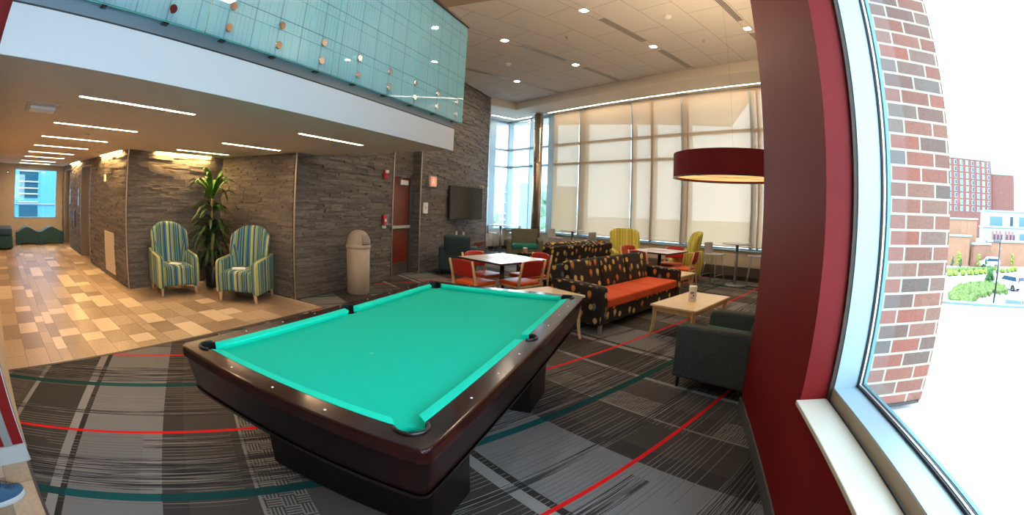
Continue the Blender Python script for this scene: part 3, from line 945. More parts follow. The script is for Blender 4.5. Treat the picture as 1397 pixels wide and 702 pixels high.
# ================================================================== potted plant
def leaf(g, base, az, length, rise, droop, width, rnd):
    n = 9; P = []
    d = Vector((math.cos(az), math.sin(az), 0)); side = Vector((-math.sin(az), math.cos(az), 0))
    for i in range(n + 1):
        u = i / n
        p = Vector(base) + d * (length * (u - 0.18 * u * u)) + Vector((0, 0, rise * math.sin(u * PI * 0.55) - droop * u ** 2.4))
        wdt = width * math.sin(PI * min(1, 0.12 + u * 0.86)) ** 0.8 * (1 if u < 0.98 else 0.2)
        P.append((p, wdt))
    for (a, wa), (b, wb) in zip(P[:-1], P[1:]):
        v = [g.bm.verts.new(q) for q in (a - side * wa, a + Vector((0, 0, -wa * 0.35)), a + side * wa, b + side * wb, b + Vector((0, 0, -wb * 0.35)), b - side * wb)]
        g.bm.faces.new([v[0], v[1], v[4], v[5]]); g.bm.faces.new([v[1], v[2], v[3], v[4]])
rnd = random.Random(11)
t = thing('potted_plant', 'tall corn plant with drooping green leaves in a black pot between striped armchairs', 'plant', (-7.0, 4.13, 0))
g = G(); g.lathe([(0.135, 0.0), (0.150, 0.03), (0.165, 0.37), (0.150, 0.375), (0.145, 0.33), (0.01, 0.32)], 32); obj('pot', g, mat('black_pot', (0.012, 0.012, 0.014), 0.35), t)
mat('cane', (0.35, 0.27, 0.13), 0.8, var=0.25, vscale=30)
for (x, y, zt) in ((0.0, 0.0, 1.62), (0.06, -0.03, 0.98), (-0.07, 0.03, 0.78)):
    g = G(); g.tube([(x, y, 0.3), (x * 1.2, y * 1.2, zt * 0.6), (x * 1.5, y * 1.5, zt)], [0.026, 0.022, 0.02], 10); obj('cane', g, MATS['cane'], t)
lm = mat('leaf_green', (0.05, 0.17, 0.012), 0.38, var=0.5, vscale=4)
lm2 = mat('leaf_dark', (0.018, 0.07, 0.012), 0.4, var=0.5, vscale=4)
for (x, y, z, n, ln, up) in ((0, 0, 1.58, 22, 0.78, 0.40), (0.0, 0.02, 1.36, 14, 0.70, 0.16), (0.03, 0, 1.12, 18, 0.72, 0.14), (0.09, -0.04, 0.95, 20, 0.72, 0.22), (-0.1, 0.04, 0.76, 20, 0.68, 0.18), (0, 0, 0.58, 14, 0.5, 0.14)):
    g = G()
    for k in range(n):
        az = 2 * PI * k / n + rnd.uniform(-0.25, 0.25)
        steep = rnd.random()
        leaf(g, (x + 0.015 * math.cos(az), y + 0.015 * math.sin(az), z + rnd.uniform(-0.08, 0.05)), az, ln * rnd.uniform(0.65, 1.0) * (0.6 + 0.4 * (1 - steep * 0.6)), up * (0.5 + 0.9 * steep), 0.14 + rnd.uniform(0.0, 0.34) * (1 - steep * 0.7), rnd.uniform(0.030, 0.046), rnd)
    for v in g.bm.verts:
        v.co.x = max(v.co.x, -0.48 + 0.04 * v.co.y); v.co.y = min(v.co.y, 0.46 + 0.03 * v.co.x)
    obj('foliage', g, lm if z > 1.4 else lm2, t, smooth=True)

# ================================================================== trash can
t = thing('trash_can', 'beige round-topped trash can standing against the stone wall', 'trash can', (-4.90, 5.86, 0), R(0))
tm = mat('beige_plastic', (0.42, 0.35, 0.27), 0.42, var=0.06, vscale=90)
g = G(); g.lathe([(0.185, 0), (0.195, 0.01), (0.205, 0.80), (0.0, 0.80)], 40, cap=False); obj('body', g, tm, t)
g = G(); g.lathe([(0.215, 0.775), (0.220, 0.79), (0.220, 0.82), (0.208, 0.83), (0.205, 0.87), (0.19, 0.95), (0.155, 1.02), (0.10, 1.065), (0.04, 1.082), (0.001, 1.084)], 40, cap=False); obj('dome_lid', g, tm, t)
g = G()
g.sheet(lambda u, v: ((0.2115 * math.cos((v - .05) * 0.95) + 0.002) * math.cos((u - 0.5) * 1.25 + R(5)), (0.2115 * math.cos((v - .05) * 0.95) + 0.002) * math.sin((u - 0.5) * 1.25 + R(5)), 0.84 + 0.235 * math.sin(v * 0.98)), 12, 8, thick=0.006)
obj('flap', g, mat('beige_flap', (0.30, 0.25, 0.2), 0.4), t)

# ================================================================== sofas
def sofa(label, loc, face, n=3, width=2.35, arms=(1, 1)):
    t = thing('sofa', label, 'sofa', (*loc, 0), face + PI / 2, 'dotted sofas back to back')
    D = MATS['dotted_fabric']
    hw = width / 2; dp = 0.80          # front at y = -dp/2
    aw = 0.16
    g = G(); g.box(-hw + aw - 0.02, hw - aw + 0.02, -dp / 2 + 0.02, dp / 2 - 0.05, 0.12, 0.36, bev=0.02); obj('base', g, D, t, smooth=False)
    for s in (-1, 1):
        tmp = G(); tmp.prism([(-0.40, 0.12), (-0.40, 0.58), (-0.37, 0.62), (0.36, 0.65), (0.38, 0.12)], 0, aw, bev=0.028, seg=3)
        Mx = Matrix(((0, 0, 1, s * (hw - aw / 2) - aw / 2), (1, 0, 0, 0), (0, 1, 0, 0), (0, 0, 0, 1)))
        bmesh.ops.transform(tmp.bm, matrix=Mx, verts=tmp.bm.verts[:]); obj('arm', tmp, D, t)
    iw = (width - 2 * aw) / n
    for k in range(n):
        x0 = -hw + aw + k * iw
        g = G(); g.box(x0 + 0.003, x0 + iw - 0.003, -dp / 2 - 0.005, 0.20, 0.33, 0.455, bev=0.025, seg=3); obj('seat_cushion', g, MATS['orange_cloth'], t, smooth=False)
        g = G()
        Mb = Matrix.Translation((0, 0.16, 0.44)) @ Matrix.Rotation(R(-15), 4, 'X')
        g.box(x0 + 0.004, x0 + iw - 0.004, -0.02, 0.16, 0.0, 0.46, bev=0.055, seg=4, M=Mb); obj('back_cushion', g, D, t, smooth=True)
    g = G()
    Mb = Matrix.Translation((0, 0.26, 0.12)) @ Matrix.Rotation(R(-8), 4, 'X')
    g.box(-hw + 0.02, hw - 0.02, 0.0, 0.13, 0.0, 0.715, bev=0.03, seg=3, M=Mb); obj('back_frame', g, D, t)
    for sx in (-1, 1):
        for y in (-0.36, 0.32):
            g = G(); g.box(sx * (hw - 0.08) - 0.025, sx * (hw - 0.08) + 0.025, y - 0.02, y + 0.02, 0, 0.13, bev=0.004); obj('leg', g, MATS['brushed_steel'], t)
    return t
SD = R(64)
def along(p, a, f, sdist):
    return (p[0] + math.cos(a) * f + math.cos(a + PI / 2) * sdist, p[1] + math.sin(a) * f + math.sin(a + PI / 2) * sdist)
fc = along((-0.76, 5.36), SD, 2.42 / 2, 0.40)
sofa('near dotted sofa with an orange seat facing the coffee table', fc, SD - PI / 2, width=2.42)
rc = (-2.16, 9.36); RA = R(59)
sofa('far dotted sofa seen from behind, beyond the orange-seated sofa', rc, RA + PI / 2, width=2.1)
g = G(); g.lathe([(0.04, 0), (0.045, 0.01), (0.045, 0.07), (0.047, 0.075), (0.047, 0.09), (0.001, 0.09)], 20)
JAR = g

# ================================================================== tables
def wood_table(name, label, cat, c, ang, lx, ly, h, group=None, curved=True):
    t = thing(name, label, cat, (*c, 0), ang, group)
    g = G(); g.box(-lx / 2, lx / 2, -ly / 2, ly / 2, h - 0.028, h, bev=0.006); obj('table_top', g, MATS['maple_top'], t)
    g = G()
    i = 0.05
    for a, b2, c1, d1 in ((-lx / 2 + i, lx / 2 - i, -ly / 2 + i, -ly / 2 + i + 0.02), (-lx / 2 + i, lx / 2 - i, ly / 2 - i - 0.02, ly / 2 - i), (-lx / 2 + i, -lx / 2 + i + 0.02, -ly / 2 + i, ly / 2 - i), (lx / 2 - i - 0.02, lx / 2 - i, -ly / 2 + i, ly / 2 - i)):
        g.box(a, b2, c1, d1, h - 0.095, h - 0.027)
    obj('apron', g, MATS['maple'], t)
    for sx in (-1, 1):
        for sy in (-1, 1):
            x, y = sx * (lx / 2 - 0.045), sy * (ly / 2 - 0.045)
            g = G()
            g.tube([(x, y, h - 0.028), (x - sx * 0.005, y - sy * 0.005, h * 0.6), (x + sx * 0.004, y + sy * 0.004, h * 0.25), (x + sx * 0.022, y + sy * 0.022, 0)], [0.034, 0.031, 0.026, 0.019], 4, smooth=False)
            obj('leg', g, MATS['maple'], t)
    return t
# coffee table: corners (-.13,5.62) (.41,5.25) (.97,6.26)
wood_table('coffee_table', 'low light-wood coffee table in front of the orange-seated sofa', 'coffee table', (0.42, 5.93), R(61), 1.17, 0.66, 0.42)
wood_table('end_table', 'light-wood end table between the pool table and the near sofa arm', 'side table', (-1.40, 5.10), R(57), 0.66, 0.70, 0.55, 'light-wood end tables')
wood_table('end_table', 'light-wood end table past the far arm of the orange-seated sofa', 'side table', (0.17, 8.05), R(61), 0.60, 0.62, 0.48, 'light-wood end tables')
wood_table('end_table', 'light-wood end table beside the front-facing yellow armchair', 'side table', (-1.74, 10.62), R(20), 0.5, 0.6, 0.52, 'light-wood end tables')
# wipes canister
t = thing('wipes_canister', 'white plastic canister of wipes on the coffee table', 'canister', (0.405, 5.86, 0.42))
g = G(); g.lathe([(0.050, 0), (0.054, 0.006), (0.054, 0.165), (0.050, 0.17)], 28); obj('canister_body', g, mat('white_plastic', (0.82, 0.80, 0.78), 0.35), t)
g = G(); g.lathe([(0.056, 0.168), (0.056, 0.198), (0.050, 0.206), (0.001, 0.207)], 28, cap=False); obj('lid', g, mat('lid_white', (0.85, 0.84, 0.82), 0.4), t)
g = G()
for (a0, a1, z0, z1) in ((-0.45, 0.5, 0.118, 0.130), (-0.5, 0.1, 0.107, 0.114), (-0.45, 0.5, 0.062, 0.065), (-0.45, 0.4, 0.052, 0.055), (-0.45, 0.45, 0.042, 0.045), (0.15, 0.45, 0.075, 0.095)):
    g.sheet(lambda u, v: (0.0545 * math.cos(R(-97) + a0 + u * (a1 - a0)), 0.0545 * math.sin(R(-97) + a0 + u * (a1 - a0)), z0 + v * (z1 - z0)), 6, 1)
obj('label_print', g, mat('navy_print', (0.02, 0.03, 0.16), 0.5), t)

# checker tables
def game_table(label, c, ang, size):
    t = thing('game_table', label, 'table', (*c, 0), ang, 'white game tables with red chairs')
    h = 0.74; hs = size / 2
    g = G(); g.box(-hs, hs, -hs, hs, h - 0.032, h - 0.002, bev=0.004); obj('table_edge', g, mat('dark_edge', (0.035, 0.02, 0.018), 0.4), t)
    g = G(); g.box(-hs + 0.004, hs - 0.004, -hs + 0.004, hs - 0.004, h - 0.003, h); top = obj('table_top', g, mat('white_laminate', (0.80, 0.80, 0.78), 0.22), t)
    g = G(); g2 = G(); q = 0.05
    for i in range(8):
        for j in range(8):
            x0, y0 = -4 * q + i * q, -4 * q + j * q
            (g if (i + j) % 2 else g2).box(x0, x0 + q, y0, y0 + q, h, h + 0.0008)
    obj('red_square', g, mat('board_red', (0.5, 0.02, 0.02), 0.3), top); obj('blue_square', g2, mat('board_blue', (0.25, 0.3, 0.42), 0.3), top)
    for sx, sy in ((-1, 0), (1, 0), (0, -1), (0, 1)):
        g = G(); g.box(sx * 0.33 - 0.03 - 0.06 * abs(sy), sx * 0.33 + 0.03 + 0.06 * abs(sy), sy * 0.33 - 0.03 - 0.06 * abs(sx), sy * 0.33 + 0.03 + 0.06 * abs(sx), h, h + 0.0008)
        obj('printed_panel', g, mat('board_grey', (0.45, 0.45, 0.5), 0.3), top)
    g = G(); g.cyl((0, 0, 0.03), (0, 0, h - 0.03), 0.038, n=20); obj('pole', g, MATS['black_plastic'], t)
    g = G(); g.lathe([(0.28, 0), (0.28, 0.012), (0.10, 0.035), (0.04, 0.05)], 28); obj('base', g, MATS['black_plastic'], t)
    return t
game_table('white game table with a red checkerboard, nearest the pool table', (-2.56, 6.62), R(65), 1.02)
game_table('white game table beyond the far sofa arm, near the yellow armchairs', (-0.13, 9.43), R(60), 0.92)

# dining chairs
def dining_chair(label, c, face, group):
    t = thing('dining_chair', label, 'chair', (*c, 0), face + PI / 2, group)
    g = G(); g.box(-0.235, 0.235, -0.23, 0.22, 0.41, 0.475, bev=0.03, seg=4); obj('seat', g, MATS['orange_vinyl'], t, smooth=True)
    def back(u, v):
        x = (u - 0.5) * 0.46
        z = 0.555 + v * (0.285 - 0.03 * abs(u - 0.5) ** 3 * 8)
        return (x, 0.235 + (z - 0.5) * 0.20 + 0.045 - 0.22 * (u - 0.5) ** 2 * 0.9, z)
    g = G(); g.sheet(back, 12, 6, thick=0.034); o = obj('backrest', g, MATS['red_vinyl'], t, smooth=True)
    md = o.modifiers.new('s', 'SUBSURF'); md.levels = 1; md.render_levels = 1
    for s in (-1, 1):
        g = G(); g.tube([(s * 0.235, 0.30, 0.0), (s * 0.238, 0.245, 0.22), (s * 0.24, 0.235, 0.45), (s * 0.24, 0.275, 0.65), (s * 0.24, 0.315, 0.825)], [0.014, 0.019, 0.022, 0.019, 0.017], 8); obj('leg', g, MATS['maple'], t)
        g = G(); g.tube([(s * 0.225, -0.235, 0.0), (s * 0.22, -0.20, 0.25), (s * 0.215, -0.195, 0.44)], [0.014, 0.018, 0.021], 8); obj('leg', g, MATS['maple'], t)
        g = G(); g.tube([(s * 0.22, -0.21, 0.40), (s * 0.236, 0.24, 0.40)], 0.016, 8); obj('side_rail', g, MATS['maple'], t)
    g = G(); g.tube([(-0.22, -0.205, 0.39), (0.22, -0.205, 0.39)], 0.015, 8); g.tube([(-0.24, 0.235, 0.40), (0.24, 0.235, 0.40)], 0.015, 8); obj('cross_rail', g, MATS['maple'], t)
    for ch in t.children:
        ch.scale = (1, 1, 0.935)
    return t
GA, GB = 'red chairs around the near game table', 'red chairs around the far game table'
CH = [('red chair at the near left of the near game table, back to the pool table', (-2.77, 6.07), 69, GA),
      ('red chair at the near right of the near game table, back to the end table', (-2.20, 6.44), 153, GA),
      ('red chair at the far left of the near game table, before the teal armchair', (-2.93, 6.80), -21, GA),
      ('red chair at the far right of the near game table, beside the dotted sofas', (-2.28, 7.11), 238, GA),
      ('red chair with its back to the near sofa at the far game table', (-0.38, 9.06), 52, GB),
      ('red chair left of the far game table in front of the yellow armchair', (-0.62, 9.75), -35, GB),
      ('red chair facing the camera behind the far game table', (0.09, 9.86), 243, GB),
      ('red chair seen side-on at the right of the far game table', (0.37, 9.26), 160, GB)]
for lab, c, f, gr in CH:
    dining_chair(lab, c, R(f), gr)

# ================================================================== club armchairs
def club(name, label, c, face, body, seat, w=0.84, backh=0.82, group='club armchairs with teal seats'):
    t = thing(name, label, 'armchair', (*c, 0), face + PI / 2, group)
    B = MATS[body]; hw = w / 2
    for s in (-1, 1):
        tmp = G(); tmp.prism([(-0.40, 0.11), (-0.40, 0.56), (-0.36, 0.60), (0.28, 0.62), (0.34, 0.58), (0.34, 0.11)], 0, 0.15, bev=0.03, seg=3)
        Mx = Matrix(((0, 0, 1, s * (hw - 0.075) - 0.075), (1, 0, 0, 0), (0, 1, 0, 0), (0, 0, 0, 1)))
        bmesh.ops.transform(tmp.bm, matrix=Mx, verts=tmp.bm.verts[:]); obj('arm', tmp, B, t)
    g = G(); g.box(-hw + 0.14, hw - 0.14, -0.37, 0.30, 0.12, 0.34, bev=0.015); obj('base', g, B, t)
    g = G(); g.box(-hw + 0.152, hw - 0.152, -0.40, 0.20, 0.33, 0.455, bev=0.03, seg=3); obj('seat_cushion', g, MATS[seat], t, smooth=True)
    g = G(); g.box(-hw + 0.13, hw - 0.13, 0.0, 0.19, 0.0, backh - 0.30, bev=0.05, seg=4, M=Matrix.Translation((0, 0.19, 0.32)) @ Matrix.Rotation(R(-13), 4, 'X')); obj('back_cushion', g, B, t, smooth=True)
    g = G(); g.box(-hw + 0.03, hw - 0.03, 0.0, 0.10, 0.0, 0.46, bev=0.03, seg=3, M=Matrix.Translation((0, 0.28, 0.12)) @ Matrix.Rotation(R(-6), 4, 'X')); obj('back_frame', g, B, t)
    for sx in (-1, 1):
        for y in (-0.35, 0.28):
            g = G(); g.cyl((sx * (hw - 0.06), y, 0.12), (sx * (hw - 0.06), y, 0), 0.022, 0.016, n=10); obj('leg', g, MATS['black_plastic'], t)
    return t
# grey one: front edge (.16,3.88)-(.58,4.67) facing the sofa
club('club_armchair', 'dark grey tweed armchair half hidden behind the red wall', (0.72, 4.09), R(151), 'grey_tweed', 'teal_seat', w=0.90)
club('club_armchair', 'teal armchair seen from behind against the stone wall under the television', (-4.55, 9.0), R(112), 'teal_tweed', 'teal_seat', w=0.84, backh=0.90)
club('club_armchair', 'olive armchair with a teal seat in front of the corner windows', (-4.15, 12.5), R(-70), 'olive_tweed', 'teal_seat', w=1.06, backh=0.88)

# jar on the far sofa arm
p = obj('candle_jar', JAR, mat('tan_jar', (0.6, 0.42, 0.26), 0.4), loc=(*along(rc, RA, -2.1 / 2 + 0.08, 0.22), 0.632))
tag(p, 'small tan jar standing on the arm of the far dotted sofa', 'jar')

# ================================================================== bar tables and stools
def bar_table(label, c, h=0.92, r=0.36):
    t = thing('bar_table', label, 'table', (*c, 0), 0, 'tall round tables by the windows')
    g = G(); g.lathe([(0.001, h - 0.022), (r - 0.01, h - 0.022), (r, h - 0.015), (r, h - 0.003), (r - 0.004, h), (0.001, h)], 40, cap=False); obj('table_top', g, mat('grey_laminate', (0.45, 0.47, 0.48), 0.3), t)
    g = G(); g.cyl((0, 0, 0.01), (0, 0, h - 0.02), 0.036, n=16); obj('pole', g, mat('steel_pole', (0.35, 0.36, 0.37), 0.35, 0.7), t)
    g = G(); g.lathe([(0.27, 0), (0.27, 0.008), (0.05, 0.016)], 36); obj('base', g, MATS['steel_pole'], t)
    return t
def stool(label, c, face):
    t = thing('bar_stool', label, 'stool', (*c, 0), face + PI / 2, 'grey bar stools by the windows')
    sh = 0.66
    def shell(u, v):
        x = (u - 0.5) * 2
        if v < 0.55:
            k = v / 0.55
            y = -0.19 + 0.34 * k; z = sh + 0.012 * x * x - 0.008 * math.sin(k * PI); hw = 0.19 + 0.01 * k
        else:
            k = (v - 0.55) / 0.45
            y = 0.15 + 0.06 * math.sin(k * PI / 2) + 0.015 * k; z = sh + 0.26 * k ** 1.25; hw = 0.20 - 0.035 * k
            y -= 0.05 * x * x * math.sin(k * PI / 2)
        return (x * hw, y, z)
    g = G(); g.sheet(shell, 10, 16, thick=0.014); o = obj('seat_shell', g, mat('grey_plastic', (0.36, 0.34, 0.34), 0.4), t, smooth=True)
    for sx in (-1, 1):
        for sy in (-1, 1):
            g = G(); g.tube([(sx * 0.13, sy * 0.12, sh - 0.012), (sx * 0.215, sy * 0.20, 0.006)], 0.0085, 8); obj('leg', g, mat('stool_wire', (0.42, 0.42, 0.42), 0.35, 0.6), t)
    g = G(); fz = 0.23; k = 0.187
    g.tube([(-k, -0.172, fz), (k, -0.172, fz)], 0.007, 6); obj('footrest', g, mat('stool_wire', (0.42, 0.42, 0.42), 0.35, 0.6), t)
    g = G(); g.tube([(-k, 0.172, fz), (k, 0.172, fz)], 0.007, 6); obj('footrest', g, mat('stool_wire', (0.42, 0.42, 0.42), 0.35, 0.6), t)
    for s in (-1, 1):
        g = G(); g.tube([(s * 0.215, -0.2, 0.008), (s * 0.215, 0.2, 0.008)], 0.008, 6); obj('floor_runner', g, mat('stool_wire', (0.42, 0.42, 0.42), 0.35, 0.6), t)
    return t
bar_table('tall round bar table at the right, between two grey stools beyond the lamp', (1.64, 9.93))
stool('grey bar stool left of the right-hand bar table, beyond the coffee table', (1.10, 9.84), R(-38))
stool('grey bar stool half hidden by the red wall, right of its bar table', (2.06, 9.66), R(172))
bar_table('tall round bar table in front of the blinds, beyond the dotted sofas', (-2.68, 12.35))
stool('grey bar stool left of the middle bar table in front of the blinds', (-3.22, 12.55), R(-25))
stool('grey bar stool right of the middle bar table, left of the yellow armchair', (-2.18, 12.05), R(150))
bar_table('tall round bar table beside the stone wall end in the window corner', (-5.28, 13.40))
stool('grey bar stool beside the end of the stone wall, left of its bar table', (-5.42, 12.95), R(45))
stool('grey bar stool in front of the corner windows, right of its bar table', (-4.86, 13.55), R(190))

# ================================================================== glass balustrade of the upper storey
def pane_lines(N):  # grid of fine dark lines over the glass panels
    p = N.xyz(N.coord())
    y = N.m('MULTIPLY', p[1], 1.0)
    seg = N.white(N.vec(N.m('FLOOR', N.m('DIVIDE', y, 0.042)), N.m('FLOOR', N.m('DIVIDE', p[2], 0.23)), 0.0))
    v1 = N.m('MULTIPLY', N.m('LESS_THAN', N.m('FRACT', N.m('DIVIDE', y, 0.042)), 0.09), N.m('GREATER_THAN', seg, 0.25))
    v2 = N.m('LESS_THAN', N.m('FRACT', N.m('DIVIDE', y, 0.253)), 0.022)
    h1 = N.m('LESS_THAN', N.m('FRACT', N.m('DIVIDE', p[2], 0.31)), 0.016)
    h2 = N.m('LESS_THAN', N.m('FRACT', N.m('ADD', N.m('DIVIDE', p[2], 0.31), 0.3)), 0.012)
    return N.m('MULTIPLY', N.m('MAXIMUM', N.m('MULTIPLY', v1, 0.45), N.m('MAXIMUM', N.m('MULTIPLY', v2, 0.8), N.m('MAXIMUM', h1, N.m('MULTIPLY', h2, 0.8)))), 0.9)
glass_mat('teal_glass', (0.64, 0.90, 1.0), diff=0.52, dcol=(0.46, 0.84, 1.0), gl=0.06, lines=pane_lines)
mat('glass_edge', (0.15, 0.62, 0.50), 0.2)
t = thing('glass_balustrade', 'teal patterned glass balustrade with round steel fixings above the white fascia', 'balustrade', (-2.69, 0, 2.66))
for a, b2 in ((-0.165, 1.345), (1.355, 2.695), (2.705, 4.045), (4.055, 5.27)):
    g = G(); g.box(-0.006, 0.006, a, b2, 0.0, 1.40); gp = obj('glass_panel', g, MATS['teal_glass'], t)
    g = G(); g.box(-0.007, 0.007, b2 - 0.004, b2, 0.0, 1.40); obj('polished_edge', g, MATS['glass_edge'], gp)
    g = G(); g.box(-0.0065, 0.0065, a, b2, -0.003, 0.0); obj('polished_edge', g, MATS['glass_edge'], gp)
g = G(); g.box(-0.03, 0.03, -0.165, 5.29, 1.395, 1.435, bev=0.008); obj('handrail', g, mat('dark_rail', (0.06, 0.04, 0.035), 0.35, 0.5), t)
for k in range(11):
    y = 0.04 + 0.5025 * k
    for z in (0.09, 0.255):
        g = G(); g.cyl((-0.045, y, z), (0.020, y, z), 0.031, n=20)
        obj('standoff', g, MATS['chrome'], t)
    g = G(); g.box(-0.05, 0.004, y - 0.045, y + 0.0, -0.014, -0.004); obj('clamp_plate', g, MATS['black_plastic'], t)

# ================================================================== drum pendant
t = thing('drum_pendant', 'large red fabric drum lamp hanging beside the red wall', 'pendant lamp', (0.81, 5.54, 2.0))
g = G()
Rr = 0.75
g.lathe([(Rr, 0.0), (Rr, 0.29), (Rr - 0.012, 0.29), (Rr - 0.012, 0.0), (Rr, 0.0)], 96, cap=False); obj('shade', g, mat('lamp_red', (0.20, 0.004, 0.006), 0.85, bump=0.1, bscale=400), t, smooth=False)
g = G(); g.lathe([(Rr + 0.004, -0.006), (Rr + 0.004, 0.008), (Rr - 0.02, 0.008), (Rr - 0.02, -0.006), (Rr + 0.004, -0.006)], 96, cap=False); obj('lower_rim', g, MATS['black_plastic'], t)
g = G(); g.lathe([(0.001, 0.024), (Rr - 0.014, 0.024), (Rr - 0.014, 0.03), (0.001, 0.03)], 96, cap=False); obj('diffuser', g, mat('warm_diffuser', (0.8, 0.6, 0.35), 0.6, emit=(1.0, 0.56, 0.20), estr=0.62), t)
g = G()
for a in (0.35, 2.45):
    g.box(-Rr + 0.02, Rr - 0.02, -0.004, 0.004, 0.021, 0.024, M=Matrix.Rotation(a, 4, 'Z'))
obj('diffuser_rib', g, mat('rib', (0.35, 0.2, 0.08), 0.6), t)
g = G(); g.lathe([(0.001, 0.284), (Rr - 0.012, 0.284), (Rr - 0.012, 0.29), (0.001, 0.29)], 64, cap=False); obj('added_uplight', g, mat('uplight_glow', (0.8, 0.7, 0.6), 0.6, emit=(1.0, 0.72, 0.45), estr=DRUM_UP), t)  # unseen glowing disc, added to throw warm light on the ceiling
for k in range(3):
    a = 2 * PI * k / 3 + 0.4
    if k: break
    g = G(); g.tube([(0.02 * math.cos(a), 0.02 * math.sin(a), 0.285), (0.02 * math.cos(a), 0.02 * math.sin(a), 2.81)], 0.0008, 5); obj('cable', g, MATS['black_plastic'], t)

# ================================================================== column
g = G(); g.lathe([(0.15, 0.0), (0.15, ZS)], 40)
cx, cy = ws(9.72, -10.43)
t = thing('round_column', 'tall polished metal column in front of the corner windows', 'column', (cx, cy, 0))
def col_fn(N, b):
    p = N.xyz(N.coord())
    n = N.noise(N.vec(0.0, 0.0, p[2]), 9, 3)
    N.put(b.inputs['Roughness'], N.ramp(n, [(0.3, (0.18, 0.18, 0.18)), (0.7, (0.3, 0.3, 0.3))]))
obj('shaft', g, mat('bronze_column', (0.52, 0.40, 0.29), 0.22, 0.95, fn=col_fn), t)
g = G(); g.lathe([(0.165, 0), (0.165, 0.03)], 40, (0, 0, ZS - 0.035)); obj('collar', g, MATS['brushed_steel'], t)

# ================================================================== roller blinds
def blind_mat():
    m = bpy.data.materials.new('blind_fabric'); m.use_nodes = True; MATS['blind_fabric'] = m
    N = NT(m); tt = m.node_tree; tt.nodes.remove(tt.nodes['Principled BSDF'])
    weave = N.noise(N.coord(), 350, 2)
    c = N.ramp(weave, [(0.3, (0.68, 0.52, 0.36)), (0.7, (0.76, 0.59, 0.42))])
    a = N.n('ShaderNodeBsdfTranslucent'); N.put(a.inputs[0], c)
    d = N.n('ShaderNodeBsdfDiffuse'); N.put(d.inputs[0], c)
    x = N.n('ShaderNodeMixShader'); x.inputs[0].default_value = 0.5
    tt.links.new(a.outputs[0], x.inputs[1]); tt.links.new(d.outputs[0], x.inputs[2])
    tr = N.n('ShaderNodeBsdfTransparent'); tr.inputs[0].default_value = (1, 0.96, 0.9, 1)
    y = N.n('ShaderNodeMixShader'); y.inputs[0].default_value = BLIND_OPEN
    tt.links.new(x.outputs[0], y.inputs[1]); tt.links.new(tr.outputs[0], y.inputs[2])
    tt.links.new(y.outputs[0], tt.nodes['Material Output'].inputs['Surface'])
    return m
BLIND_OPEN = 0.24
bmat = blind_mat()
BL = [(-10.08, -8.99, 'narrow cream roller blind at the far left, nearest the metal column'), (-8.94, -7.04, 'cream roller blind behind the middle bar table, second from the column'),
      (-6.99, -5.435, 'cream roller blind behind the front-facing yellow armchair'), (-5.385, -3.485, 'cream roller blind behind the red drum lamp'), (-3.435, -2.3, 'cream roller blind partly hidden by the red wall edge')]
for a, b2, lab in BL:
    px, py = ws(WW - 0.12, (a + b2) / 2)
    t = thing('roller_blind', lab, 'blind', (px, py, 0), R(-30), 'cream roller blinds')
    hw = (b2 - a) / 2
    g = G(); g.box(-hw, hw, -0.001, 0.0, 0.80, 4.56); obj('blind_fabric', g, bmat, t)
    g = G(); g.box(-hw, hw, -0.012, 0.010, 0.775, 0.80, bev=0.004); obj('bottom_bar', g, mat('blind_bar', (0.62, 0.52, 0.40), 0.5), t)

# ================================================================== lamps
def led_mat(name, col, s):
    return mat(name, (0.9, 0.9, 0.9), 0.5, emit=col, estr=s)
warm = led_mat('led_warm', (1.0, 0.67, 0.38), LED)
neut = led_mat('led_neutral', (1.0, 0.82, 0.62), LED * 0.6)
wash = led_mat('led_wash', (1.0, 0.60, 0.22), WASH)
def led_bar(c, half, ang, z, w, m, lab, grp, drop=0.0):
    t = thing('ceiling_light', lab, 'light', (*c, z), ang, grp)
    g = G(); g.box(-half, half, -w / 2, w / 2, -0.004, 0.003); obj('diffuser', g, m, t)
    g = G()
    for a in (-1, 1):
        g.box(-half - 0.01, half + 0.01, a * (w / 2 + 0.004) - 0.004, a * (w / 2 + 0.004) + 0.004, -0.006, 0.003)
    for a in (-1, 1):
        g.box(a * (half + 0.006) - 0.005, a * (half + 0.006) + 0.005, -w / 2, w / 2, -0.006, 0.003)
    obj('trim_ring', g, MATS['white_plastic'], t)
    return t
HX = [-3.58, -5.22, -6.72, -8.24, -9.84, -11.4, -13.2, -14.7]
nm = ['nearest the camera over the tiles', 'second from the camera', 'third from the camera', 'fourth from the camera', 'fifth from the camera', 'sixth from the camera', 'seventh from the camera', 'farthest, by the end window']
for x, n_ in zip(HX, nm):
    led_bar((x, 1.25), 0.59, PI / 2, ZC - 0.001, 0.045, warm, 'slim strip light in the hallway row, ' + n_, 'strip lights along the hallway')
for x, n_ in ((-3.6, 'nearest the fascia'), (-5.25, 'above the stone corner'), (-6.78, 'above the striped armchairs')):
    led_bar((x, 3.76), 0.54, PI / 2, ZC - 0.001, 0.045, warm, 'slim strip light in the nook row, ' + n_, 'strip lights by the nook')
# wall-wash strips tucked at the wall tops
led_bar((-7.50, 3.72), 0.62, PI / 2, ZC - 0.001, 0.03, wash, 'wall-wash strip at the top of the nook wall behind the armchairs', 'wall-wash strips')
led_bar((-8.75, 2.49), 0.85, 0, ZC - 0.001, 0.03, wash, 'wall-wash strip at the top of the hall wall before the first lift', 'wall-wash strips')
led_bar((-12.95, 2.49), 0.75, 0, ZC - 0.001, 0.03, wash, 'wall-wash strip at the top of the hall wall between the lifts', 'wall-wash strips')
